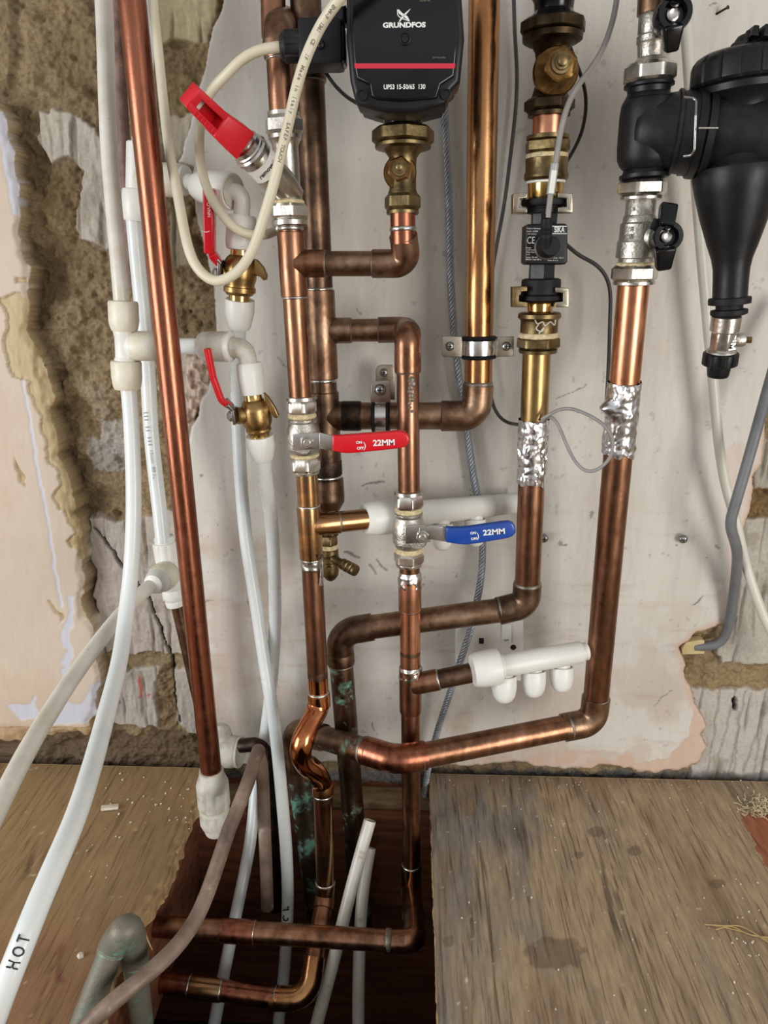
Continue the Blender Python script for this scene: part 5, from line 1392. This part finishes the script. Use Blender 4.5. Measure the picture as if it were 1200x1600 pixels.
# ==================================================================  RIGHT-CENTRE STACK: bronze valve, fittings, flow sensor
A = Ax((866, 0, .100), (840, 560, .090))
T = thing('circulation_pump', 'lower neck of a second black pump at the top edge, above the dark bronze nut', 'pump', P(864, 30, .1))
lathe('flange_neck', 'black_gloss', T, A, [(-60, 110), (-20, 100), (-6, 72), (4, 62), (18, 60), (26, 70), (30, 76)])
T = thing('pump_valve', 'dark bronze isolating valve with a wide union nut and round bonnet', 'valve', P(858, 182, .1))
nut('union_nut', 'bronze_dark', T, A, 29, 56, 104, 8, .1)
lathe('union_rim', 'bronze_dark', T, A, [(54, 80), (55, 94), (64, 92), (68, 80)])
lathe('valve_body', 'bronze_dark', T, A, [(66, 80), (72, 62), (82, 52), (95, 48), (135, 48), (150, 56), (156, 60)])
nut('lower_nut', 'bronze_dark', T, A, 153, 176, 80)
lathe('lower_rim', 'bronze_dark', T, A, [(175, 60), (176, 66), (182, 65), (183, 56)])
bonnet(T, P(868, 112, .112), .0195, 'bronze_brown', 'bronze_dull')
T = runs('copper_pipe', 'short bright copper stub between the bronze valve and the brass fitting', P(857, 213, .1))
MB().tube([A.pt(178), A.pt(218)], R28, 36).build('pipe', 'copper_fresh', T, 40)
T = thing('compression_fitting', 'upper brass compression fitting above the flow sensor', 'pipe fitting', P(852, 312, .1))
lathe('top_ring', 'bronze_dull', T, A, [(211, 60), (212, 66), (218, 66), (219, 60)])
nut('nut', 'bronze_dull', T, A, 217, 241, 74, 6, .0)
lathe('jointing', 'compound', T, A, [(239, 58), (241, 64), (247, 65), (249, 58)])
lathe('fitting_body', 'bronze_dull', T, A, [(247, 60), (248, 66), (268, 65), (272, 68), (278, 69), (282, 64), (283, 58)])
lathe('ptfe_tape', 'paper_label', T, A, [(281, 56), (283, 60), (286, 60), (287, 55)])
lathe('polished_neck', 'brass_bright', T, A, [(285, 56), (310, 54), (314, 50)])
T = thing('flow_sensor', 'square black flow sensor with printed face plate and plugged lead, between two steel clips', 'flow sensor', P(843, 470, .1))
lathe('upper_flange', 'black_rubber', T, A, [(311, 60), (312, 73), (318, 74), (322, 70), (323, 56), (326, 56), (327, 64), (333, 62), (334, 50)])
lathe('upper_neck', 'blue_grey_plastic', T, A, [(330, 44, 6), (352, 42, 6)], 48)
lathe('lower_neck', 'blue_grey_plastic', T, A, [(408, 42, 6), (438, 42, 6)], 48)
lathe('lower_collar', 'black_rubber', T, A, [(435, 52), (437, 60), (442, 61), (459, 61), (462, 68), (468, 70), (471, 62), (471, 50)])
mb = MB(); mb.plate([(822, 352), (825, 350), (883, 349), (887, 352), (887, 409), (883, 413), (824, 413), (820, 409)], .118, .026, .0015); bx = mb.build('sensor_box', 'black_plastic', T, 30)
po = .1182
text('SIKA', P(874, 359, po), XR, ZU, .0068, 'print_white', bx, bold=.00012, width=m(16, P(874, 358, po)), name='brand_lettering')
mb = MB()
for q in ([(863, 353), (886, 353), (886, 354.2), (863, 354.2)], [(863, 364.5), (886, 364.5), (886, 365.6), (863, 365.6)]): mb.plate(q, po, .0002)
mb.build('brand_frame', 'print_white', bx, 0)
text('CE', P(829.5, 376, po), XR, ZU, .0085, 'print_white', bx, width=m(12, P(829, 376, po)), name='ce_mark')
for i, (t_, x, y, w) in enumerate((('Made in Germany', 834, 357, 21), ('Art.No. 1533284', 832, 361.5, 17), ('TYP VVX15', 831, 366, 14), ('Range', 826, 387, 8), ('2..40 l/min', 829, 390.5, 13), ('Pulse Rate', 829, 394, 13), ('5 V', 825, 398, 5), ('Imax 10 mA', 831, 402, 18),
                              ('PN10 1 bar 85 C', 834, 405.5, 24), ('Part 4 x x', 864, 407, 16), ('Temp. 125 C', 872, 403, 18))):
    text(t_, P(x, y, po), XR, ZU, .0018, 'print_white', bx, width=m(w, P(x, y, po)), name='small_lettering')
Cn = Ax((854, 330, .146), (853, 392, .135))
lathe('plug_boot', 'black_rubber', T, Cn, [(332, 13), (334, 17), (338, 17), (340, 15), (343, 17), (352, 18), (356, 18), (358, 16), (360, 19), (363, 19), (365, 17), (368, 19), (371, 19), (373, 18), (384, 18), (388, 16)], 24)
mb = MB(); c = P(854, 386, .118); mb.lathe(c, TOV, [(0, .0098), (.010, .0098), (.014, .0086), (.021, .0084), (.0222, .0076)], 32); mb.build('plug_base', 'black_rubber', T, 40)
mb = MB(); mb.lathe(c, TOV, [(0, .0110), (.0015, .0112), (.003, .0100)], 32); mb.build('plug_collar', 'steel', T, 40)
def ubracket(lab, x0, x1, y0, y1, o, mt, side):
    t = thing('retaining_clip', lab, 'clip', P((x0+x1)/2, y1, o))
    mb = MB()
    if side < 0: pl_ = [(x0, y0), (x1, y0-1), (x1, y0+7), (x0+10, y0+8), (x0+10, y1-9), (x1, y1-8), (x1, y1), (x0, y1)]
    else: pl_ = [(x0, y0), (x1, y0+1), (x1, y1), (x0, y1), (x0, y1-8), (x1-9, y1-9), (x1-9, y0+9), (x0, y0+8)]
    mb.plate(pl_, o, .016, .0006)
    mb.build('clip_plate', mt, t, 30)
ubracket('tarnished steel clip left of the sensor upper flange', 802, 824, 302, 333, .118, 'steel_plate', -1)
ubracket('pale steel clip right of the sensor upper flange', 872, 895, 301, 332, .118, 'steel_plate', 1)
ubracket('brassy steel clip left of the sensor lower collar', 801, 824, 448, 480, .112, 'bronze_dull', -1)
ubracket('steel clip with a slot right of the sensor lower collar', 868, 889, 449, 480, .112, 'steel_plate', 1)
T = thing('compression_fitting', 'lower brass compression fitting below the flow sensor with a shred of tape', 'pipe fitting', P(839, 551, .09))
lathe('polished_neck', 'brass_bright', T, A, [(470, 46), (472, 50), (474, 40), (486, 38), (490, 46), (491, 60)])
lathe('fitting_body', 'bronze_dull', T, A, [(488, 60), (490, 66), (496, 67), (499, 60), (501, 58), (519, 58), (521, 54)])
lathe('jointing', 'compound', T, A, [(518, 54), (521, 60), (527, 61), (529, 54)])
nut('nut', 'bronze_dull', T, A, 525, 546, 68)
lathe('lower_rim', 'bronze_dull', T, A, [(545, 54), (546, 60), (551, 58), (552, 48)])
mb = MB()
mb.tube(catmull([P(*p) for p in ((836, 500, .116), (840, 506, .117), (848, 503, .118), (852, 509, .118), (860, 503, .118), (866, 508, .116), (868, 500, .115))], 5), .0007, 6)
mb.tube(catmull([P(*p) for p in ((842, 506, .117), (838, 514, .117), (846, 518, .118), (850, 512, .118), (842, 521, .117))], 5), .0007, 6)
mb.build('ptfe_shred', 'white_grimy', T, 60)

# ==================================================================  RIGHT STACK: valves and magnetic filter
A = Ax((1022, 0, .135), (1005, 290, .13)); A2 = Ax((1005, 280, .13), (990, 446, .125))
def butterfly(T, c, r, wings, o):
    """handle hub facing the viewer with tapered wings"""
    c = Vector(c)
    mb = MB(); mb.lathe(c+Vector((0, .014, 0)), TOV, [(0, r*.92), (.006, r), (.018, r*1.0), (.020, r*.95), (.020, r*.66), (.012, r*.60), (.0115, r*.30)], 36); hb = mb.build('handle_hub', 'black_gloss', T, 40)
    mb = MB(); mb.lathe(c+Vector((0, .0035, 0)), TOV, [(0, r*.36), (.004, r*.36), (.0045, r*.26), (.0040, r*.16)], 28); mb.build('handle_screw', 'chrome', hb, 40)
    for (a, b, w0, w1) in wings:
        mb = MB(); mb.taper(P(*a), P(*b), (m(w0, P(*a))/2, .006), (m(w1, P(*b))/2, .0045), .0022); mb.build('handle_wing', 'black_gloss', T, 30)
T = thing('isolating_valve', 'upper nickel valve with a black butterfly handle hanging down, above the filter', 'valve', P(1018, 133, .135))
MB().tube([A.pt(-120), A.pt(-10), A.pt(22)], .0128, 32).build('tail_pipe', 'copper_aged', T, 40)
lathe('valve_body', 'nickel_cast', T, A, [(16, 38), (20, 42), (22, 44), (50, 44), (54, 42), (57, 46), (66, 46), (69, 42), (90, 40), (95, 50), (101, 60), (104, 66)])
nut('union_nut', 'nickel', T, A, 99, 133, 84, 8, .2)
c = P(1052, 22, .15); mb = MB(); mb.lathe(P(1024, 24, .135), P(1050, 22, .15)-P(1024, 24, .135), [(0, .008), (.022, .008)], 24); mb.build('stem_boss', 'nickel_cast', T)
butterfly(T, P(1052, 22, .165), m(53, c)/2, [((1051, 38, .170), (1048, 81, .162), 32, 20), ((1053, 4, .170), (1056, -45, .162), 32, 22)], .17)
T = thing('isolating_valve', 'lower nickel valve with an upright black butterfly handle, under the filter', 'valve', P(993, 446, .125))
nut('union_nut', 'nickel', T, A2, 280, 307, 78, 6, .55)
lathe('nut_rim', 'nickel', T, A2, [(306, 54), (307, 64), (311, 64), (314, 50)])
lathe('valve_body', 'nickel_cast', T, A2, [(312, 44), (314, 46), (336, 46), (339, 50), (347, 51), (350, 57), (375, 58), (378, 62), (402, 62), (404, 54), (412, 54), (413, 50)])
lathe('jointing', 'compound', T, A2, [(409, 54), (411, 60), (415, 60), (417, 54)])
nut('lower_nut', 'nickel', T, A2, 413, 440, 74, 6, .55)
lathe('lower_rim', 'nickel', T, A2, [(438, 56), (440, 64), (444, 64), (446, 50)])
for t_, x, y, w in (('CW 617', 990, 318, 16), ('PN 30', 987, 329, 12)):
    text(t_, P(x, y, .125)+TOV*.0138, XR, ZU, .0042, 'steel', T, width=m(w, P(x, y, .13)), name='cast_lettering', extrude=.0004)
for i, t_ in enumerate(('28', 'DN25')):
    text(t_, P(977, 360+i*11, .125)+TOV*.0165, XR, ZU, .0055, 'steel', T, width=m(10, P(977, 360, .13)), name='cast_lettering', extrude=.0005)
mb = MB(); mb.lathe(P(996, 372, .125), P(1040, 370, .15)-P(996, 372, .125), [(0, .010), (.018, .010), (.024, .0075), (.030, .0075)], 24); mb.build('stem_boss', 'nickel_cast', T)
c = P(1042, 370, .16)
butterfly(T, c, m(46, c)/2, [((1040, 356, .165), (1045, 319, .158), 22, 27), ((1039, 386, .165), (1036, 421, .158), 32, 22)], .16)
mb = MB(); mb.taper(P(1021, 360, .158), P(1027, 342, .158), (.004, .0015), (.003, .0015), .0004); mb.build('handle_stop', 'black_gloss', T, 30)

T = thing('magnetic_filter', 'big black plastic filter with a ribbed lid and long cone between the two nickel valves', 'filter', P(1140, 494, .14))
lathe('top_spigot', 'black_plastic', T, A, [(131, 60), (132, 76), (136, 76), (138, 66), (146, 64), (152, 70), (156, 74)])
o, pp = A.prof([(134, 1), (152, 1)])
mb = MB()
lathe('union_block', 'black_dusty', T, A, [(148, 60), (154, 72), (162, 80), (180, 84), (230, 86), (248, 84), (258, 76), (264, 66)])
lathe('bottom_spigot', 'black_plastic', T, Ax((1007, 250, .13), (1005, 290, .13)), [(256, 52), (258, 58), (272, 66), (273, 74), (279, 74), (280, 60)])
B = Ax((1000, 207, .13), (1230, 210, .15))
lathe('side_arm', 'black_dusty', T, B, [(984, 60), (990, 84), (1000, 96), (1020, 104), (1050, 114), (1052, 122), (1057, 122), (1059, 116), (1084, 122)], 48)
lathe('clamp_flange', 'black_plastic', T, B, [(1080, 110), (1081, 130), (1086, 132), (1092, 132), (1093, 122), (1095, 122), (1096, 132), (1107, 131), (1109, 118)], 48)
mb = MB(); mb.tube(fillet([P(1068, 152, .185), P(1088, 154, .187), P(1087, 180, .192), P(1085, 235, .190), P(1080, 243, .187), P(1068, 244, .184)], .004, 5), .0011, 8); mb.build('wire_clip', 'steel', T, 60)
mb = MB(); mb.tube([P(1092, 200, .1965), P(1122, 200, .1965)], .0008, 8); mb.build('clamp_pin', 'steel', T, 60)
lathe('main_arm', 'black_dusty', T, B, [(1106, 112), (1112, 116), (1200, 116), (1250, 114)], 48)
mb = MB(); mb.plate([(1076, 250), (1112, 252), (1112, 266), (1104, 268), (1076, 267)], .150, .03, .001); mb.build('clamp_foot', 'black_plastic', T, 30)
V_ = Ax((1160, 100, .145), (1140, 470, .14))
lathe('canister', 'black_plastic', T, V_, [(128, 130), (136, 138), (146, 136), (156, 112), (170, 96), (240, 92), (256, 110), (264, 124), (268, 126)], 56)
lathe('cone', 'black_plastic', T, V_, [(262, 126), (275, 130), (300, 120), (340, 100), (380, 76), (404, 60), (420, 54), (440, 52), (466, 51)], 56, smooth=50)
# ribbed lid
o, pp = V_.prof([(86, 150), (132, 154)]); L_ = pp[1][0]; r_ = pp[0][1]; u = V_.d.orthogonal().normalized(); v = V_.d.cross(u); N_ = 144; rs = []
for t_, k_ in ((-.002, .80), (0, .90), (.003, .97), (.006, 1.0), (L_-.002, 1.02), (L_, .98), (L_, .9)):
    rs.append([o+V_.d*t_+(u*math.cos(2*math.pi*j/N_)+v*math.sin(2*math.pi*j/N_))*r_*k_*(1-(.03 if (j % 9) == 0 and .001 < t_ < L_-.0005 else 0)) for j in range(N_)])
mb = MB(); mb.rings(rs); mb.build('lid', 'black_plastic', T, 30)
Kc = Ax((1178, 60, .145), (1177, 90, .145))
lathe('lid_knob', 'black_dusty', T, Kc, [(52, 30), (54, 48), (60, 56), (72, 58), (76, 58)])
mb = MB(); mb.taper(P(1172, 62, .16), P(1176, 44, .16), (.003, .010), (.002, .008), .0008); mb.taper(P(1191, 62, .165), P(1193, 42, .165), (.0025, .009), (.002, .008), .0008); mb.taper(P(1205, 62, .165), P(1207, 44, .165), (.0025, .009), (.002, .008), .0008)
mb.build('knob_fins', 'black_plastic', T, 30)
mb = MB(); mb.tube(fillet([P(1142, 80, .16), P(1145, 70, .16), P(1166, 67, .16), P(1170, 48, .16)], .004, 5), .0016, 8); mb.build('lid_hook', 'black_plastic', T, 60)
lathe('upper_seal', 'black_rubber', T, V_, [(464, 52), (465, 62), (468, 63), (475, 62), (476, 50)])
lathe('seal_groove', 'black_rubber', T, V_, [(475, 40), (485, 40)])
lathe('lower_seal', 'black_rubber', T, V_, [(483, 44), (484, 54), (487, 55), (491, 54), (493, 44)])
T = thing('drain_valve', 'small nickel drain valve with a black knurled cap at the tip of the filter cone', 'valve', P(1123, 588, .13))
V2 = Ax((1136, 490, .14), (1121, 590, .13))
lathe('top_ring', 'nickel', T, V2, [(492, 40), (494, 45), (516, 44), (519, 38)], 24)
lathe('valve_body', 'nickel', T, V2, [(517, 38), (520, 40, 8), (545, 38, 8), (546, 42)], 48)
lathe('thread', 'nickel', T, V2, [(545, 40), (547, 44), (548, 42), (550, 44), (551, 42), (553, 44), (556, 42)])
text('CIM', P(1133, 532, .13)+TOV*.0145, Vector((.1, 0, -1)), XR, .0085, 'steel', T, width=m(26, P(1133, 532, .13)), name='cast_lettering', extrude=.0008, bold=.0002)
Sx = Ax((1140, 531, .132), (1176, 531, .135))
lathe('side_boss', 'nickel_cast', T, Sx, [(1140, 14), (1149, 18), (1152, 22), (1160, 22), (1164, 18), (1165, 12)])
lathe('side_stem', 'bronze_dull', T, Sx, [(1163, 11, 6), (1174, 11, 6)], 24)
ribbed('knurled_nut', 'black_plastic', T, V2, 551, 570, 53, 16, .08)
lathe('hose_cap', 'black_plastic', T, V2, [(568, 40), (569, 36), (586, 32), (588, 30)])

# ==================================================================  HOLE: old bent pipes
T = runs('bent_pipe', 'dirty grey-brown bent pipe sweeping out of the hole to the bottom left corner', P(120, 1620, .38))
flex('pipe', 'pipe_dirty_brown', [(404, 1172, .14), (399, 1186, .16), (390, 1215, .18), (372, 1262, .205), (356, 1300, .225), (335, 1365, .255), (312, 1425, .285), (285, 1468, .31), (252, 1503, .335), (212, 1537, .355), (173, 1568, .37), (138, 1602, .38), (95, 1650, .39), (20, 1740, .41), (-60, 1830, .43)], .0072, 24, T)
flex('return_leg', 'pipe_dirty_brown', [(402, 1176, .14), (408, 1190, .13), (411, 1230, .12), (413, 1290, .12), (416, 1360, .13), (418, 1420, .14)], .0072, 20, T)
T = thing('pipe_connector', 'dirty white plastic connector by the wall behind the leaning copper pipe foot', 'pipe fitting', P(362, 1210, .05))
B = Ax((338, 1172, .055), (384, 1176, .06))
lathe('connector_body', 'white_grimy', T, B, [(338, 44), (345, 52), (365, 50), (371, 46)]); lathe('connector_ring', 'white_grimy', T, B, [(370, 40), (372, 48), (376, 48), (378, 38)])
lathe('upper_boss', 'white_grimy', T, Ax((344, 1130, .05), (350, 1180, .055)), [(1132, 14), (1138, 28), (1152, 34), (1180, 38)])
T = runs('black_pipe', 'sooty black pipe bending from the dirty connector down into the hole', P(425, 1400, .08))
MB().tube(fillet([P(376, 1165, .062), P(414, 1162, .068), P(420, 1250, .072), P(432, 1420, .08)], .022), .0085, 24).build('pipe', 'copper_sooty', T, 60)
T = runs('waste_pipe', 'grey-green crusted pipe pair joined by a hairpin elbow at bottom left', P(150, 1600, .34))
aL = Ax((180, 1470, .33), (118, 1630, .36), 1); aR = Ax((208, 1480, .32), (226, 1640, .31), 1)
MB().tube([aL.pt(1482), aL.pt(1800)], .0112, 32).build('left_leg', 'pipe_grey_green', T, 60)
MB().tube([aR.pt(1490), aR.pt(1900)], .0105, 32).build('right_leg', 'pipe_grey_green', T, 60)
MB().tube(catmull([aL.pt(1490), aL.pt(1476), P(192, 1455, .335), P(202, 1452, .33), aR.pt(1478), aR.pt(1500)], 8), .0122, 32).build('hairpin_elbow', 'pipe_grey_green', T, 60)
ring(T, aL, 1482, .0116, .0012, 'pipe_grey_green', 'elbow_ring'); ring(T, aR, 1500, .0116, .0014, 'pipe_grey_green', 'elbow_ring')

wire('old_pipe', 'old brown pipe with flaking paint standing in the masonry between two white pipes', 'pipe', [(176, -80, .02), (184, 60, .02), (192, 200, .02), (200, 320, .02), (207, 450, .02)], .0062, 'old_paint')
# ==================================================================  WALL THINGS
T = thing('wall_socket', 'white plug socket with its switch marked on, behind the wire rope and lower manifold', 'socket', P(764, 1062, .02))
mb = MB(); mb.plate([(712, 970), (818, 970), (817, 1064), (713, 1064)], .030, .030, .0012); mb.build('face_plate', 'socket_white', T, 30)
mb = MB(); mb.plate([(784, 976), (799, 976.5), (799, 1004), (784, 1003)], .0325, .003, .0006); sw = mb.build('rocker_switch', 'white_fitting', T, 30)
text('on', P(791, 1000, .0328), XR, ZU, .0062, 'print_faint', sw, name='lettering')
mb = MB(); mb.plate([(748.5, 997), (756, 997), (756, 1006), (748.5, 1006)], .0302, .0006); mb.build('pin_slot', 'dark_hole', T, 0)
mb = MB(); mb.lathe(P(802, 1011.5, .0302), TOV, [(-.0004, .0034), (.0001, .0034)], 20); mb.build('screw_hole', 'dark_hole', T, 0)
for x, y, lab in ((1067, 842, 'cross-head screw standing proud of the bare plaster at right'), (850, 841, 'cross-head screw in the plaster tucked beside the thick pipe')):
    t = thing('wall_screw', lab, 'screw', P(x, y, .006))
    MB().lathe(P(x, y, .0), TOV, [(0, .0018), (.007, .0018)], 12).build('shank', 'steel', t, 60)
    screw(t, P(x, y, .0065), .0052, 'steel', 'screw_head')
t = MB().lathe(P(1119, 22, .0), Vector((.6, -1, .2)), [(0, .0011), (.012, .0010), (.0125, .0018), (.0132, .0018)], 10).build('nail', 'bronze_dark', None, 60)
tag(t, 'small bent nail in the wall near the top right', 'nail')

# ==================================================================  DEBRIS
def heap(name, lab, cat, c, n, spread, r, mt, ln):
    mb = MB()
    for i in range(n):
        a_ = random.uniform(0, 2*math.pi); d_ = abs(random.gauss(0, .5))*spread
        p = Vector((c.x+math.cos(a_)*d_, c.y+math.sin(a_)*d_*.8, max(.001, spread*.42*(1-d_/spread)*random.random()+.001)))
        pts_ = [p]; h_ = Vector((random.uniform(-1, 1), random.uniform(-1, 1), random.uniform(-.2, .6))).normalized()
        for k in range(5):
            h_ = (h_+Vector((random.uniform(-.9, .9), random.uniform(-.9, .9), random.uniform(-.6, .6)))).normalized()
            q = pts_[-1]+h_*ln; q.z = max(q.z, .0008); pts_.append(q)
        mb.tube(pts_, r, 4)
    return tag(mb.build(name, mt, None, 0), lab, cat, None, 'stuff')
heap('wood_shavings', 'small heap of pale curled wood shavings on the right board by the picture edge', 'shavings', F0(1192, 1268), 170, .026, .00055, 'shaving', .0022)
mb = MB()
for i in range(90):
    if i < 40: p = F0(random.uniform(690, 1190), random.uniform(1240, 1590))
    elif i < 65: p = F0(random.uniform(1100, 1190), random.uniform(1370, 1560))
    else: p = F0(random.uniform(690, 1190), 1222+random.uniform(-4, 10))
    s_ = random.uniform(.0006, .0014); mb.lathe(Vector((p.x, p.y, .0002)), Vector((random.uniform(-.4, .4), random.uniform(-.4, .4), 1)), [(0, s_, 3+i % 3), (s_*.8, s_*.7, 3+i % 3)], 6)
tag(mb.build('plaster_crumbs', 'crumb', None, 0), 'scattered pale plaster crumbs on the right board', 'crumbs', None, 'stuff')
mb = MB()
for i in range(46):
    p = F0(random.uniform(160, 300), random.uniform(1206, 1300)) if i < 38 else F0(random.uniform(125, 200), random.uniform(1300, 1400))
    s_ = random.uniform(.0006, .0022); mb.lathe(Vector((p.x, p.y, .0002)), Vector((random.uniform(-.4, .4), random.uniform(-.4, .4), 1)), [(0, s_, 3+i % 3), (s_*.6, s_*.7, 3+i % 3)], 6)
tag(mb.build('plaster_crumbs', 'crumb', None, 0), 'scattered pale plaster crumbs on the left board', 'crumbs', None, 'stuff')
p = F0(172, 1264); mb = MB(); mb.box((p.x, p.y, .0025), (.010, .002, 0), (-.001, .0035, .0), (0, 0, .0016), .0005)
tag(mb.build('plaster_flake', 'crumb', None, 30), 'largest pale flake lying on the left board beside the HOT pipe', 'flake')
p = F0(126, 1494); mb = MB(); mb.lathe((p.x, p.y, 0), (0.1, 0, 1), [(0, .0035, 5), (.002, .0034, 5), (.0036, .0018, 5)], 20); 
tag(mb.build('plaster_lump', 'crumb', None, 20), 'single whitish lump lying alone low on the left board', 'lump')
mb = MB()
for k, pts_ in enumerate((((1105, 1445), (1140, 1452), (1170, 1460), (1210, 1472)), ((1118, 1455), (1142, 1450), (1172, 1463), (1208, 1468)), ((1100, 1448), (1128, 1450), (1160, 1452), (1200, 1476)))):
    mb.tube(catmull([F0(x, y)+Vector((0, 0, .001+.001*k)) for x, y in pts_], 5), .0007, 6)
tag(mb.build('straw_wisp', 'straw', None, 0), 'thin wisp of straw lying on the right board at the picture edge', 'straw', None, 'stuff')
for (a, b, lab) in (((222, 1440), (238, 1484), 'loose wood splinter hanging at the torn edge of the left board'),):
    p, q = F0(*a)+Vector((0, 0, -.008)), P(b[0], b[1], .30)
    mb = MB(); mb.taper(p, q, (.0014, .001), (.0004, .0004)); tag(mb.build('wood_splinter', 'splinter', None, 0), lab, 'splinter')

# repeats of a kind carry one group
GROUPS = {'copper_pipe': 'copper pipe runs on the wall', 'plastic_pipe': 'white plastic pipes on the left and in the hole', 'ball_valve': 'nickel ball valves with 22MM levers', 'stop_valve': 'brass stop valves with red levers',
          'pipe_clip': 'rubber-lined steel pipe clips', 'retaining_clip': 'retaining clips on the flow sensor', 'foil_wrap': 'foil wraps on the thick pipes', 'manifold': 'white plastic manifolds',
          'isolating_valve': 'nickel valves either side of the filter', 'pump_valve': 'isolating valves under the pumps', 'wall_screw': 'screws in the plaster', 'pipe_tee': 'white push-fit tees',
          'pipe_elbow': 'white push-fit elbows', 'pipe_collar': 'white collars under the stop valves', 'compression_fitting': 'brass fittings either side of the flow sensor'}
for o in scene.objects:
    if o.parent is None and 'category' in o and 'group' not in o:
        k = o.name.split('.')[0]
        if k in GROUPS: o['group'] = GROUPS[k]
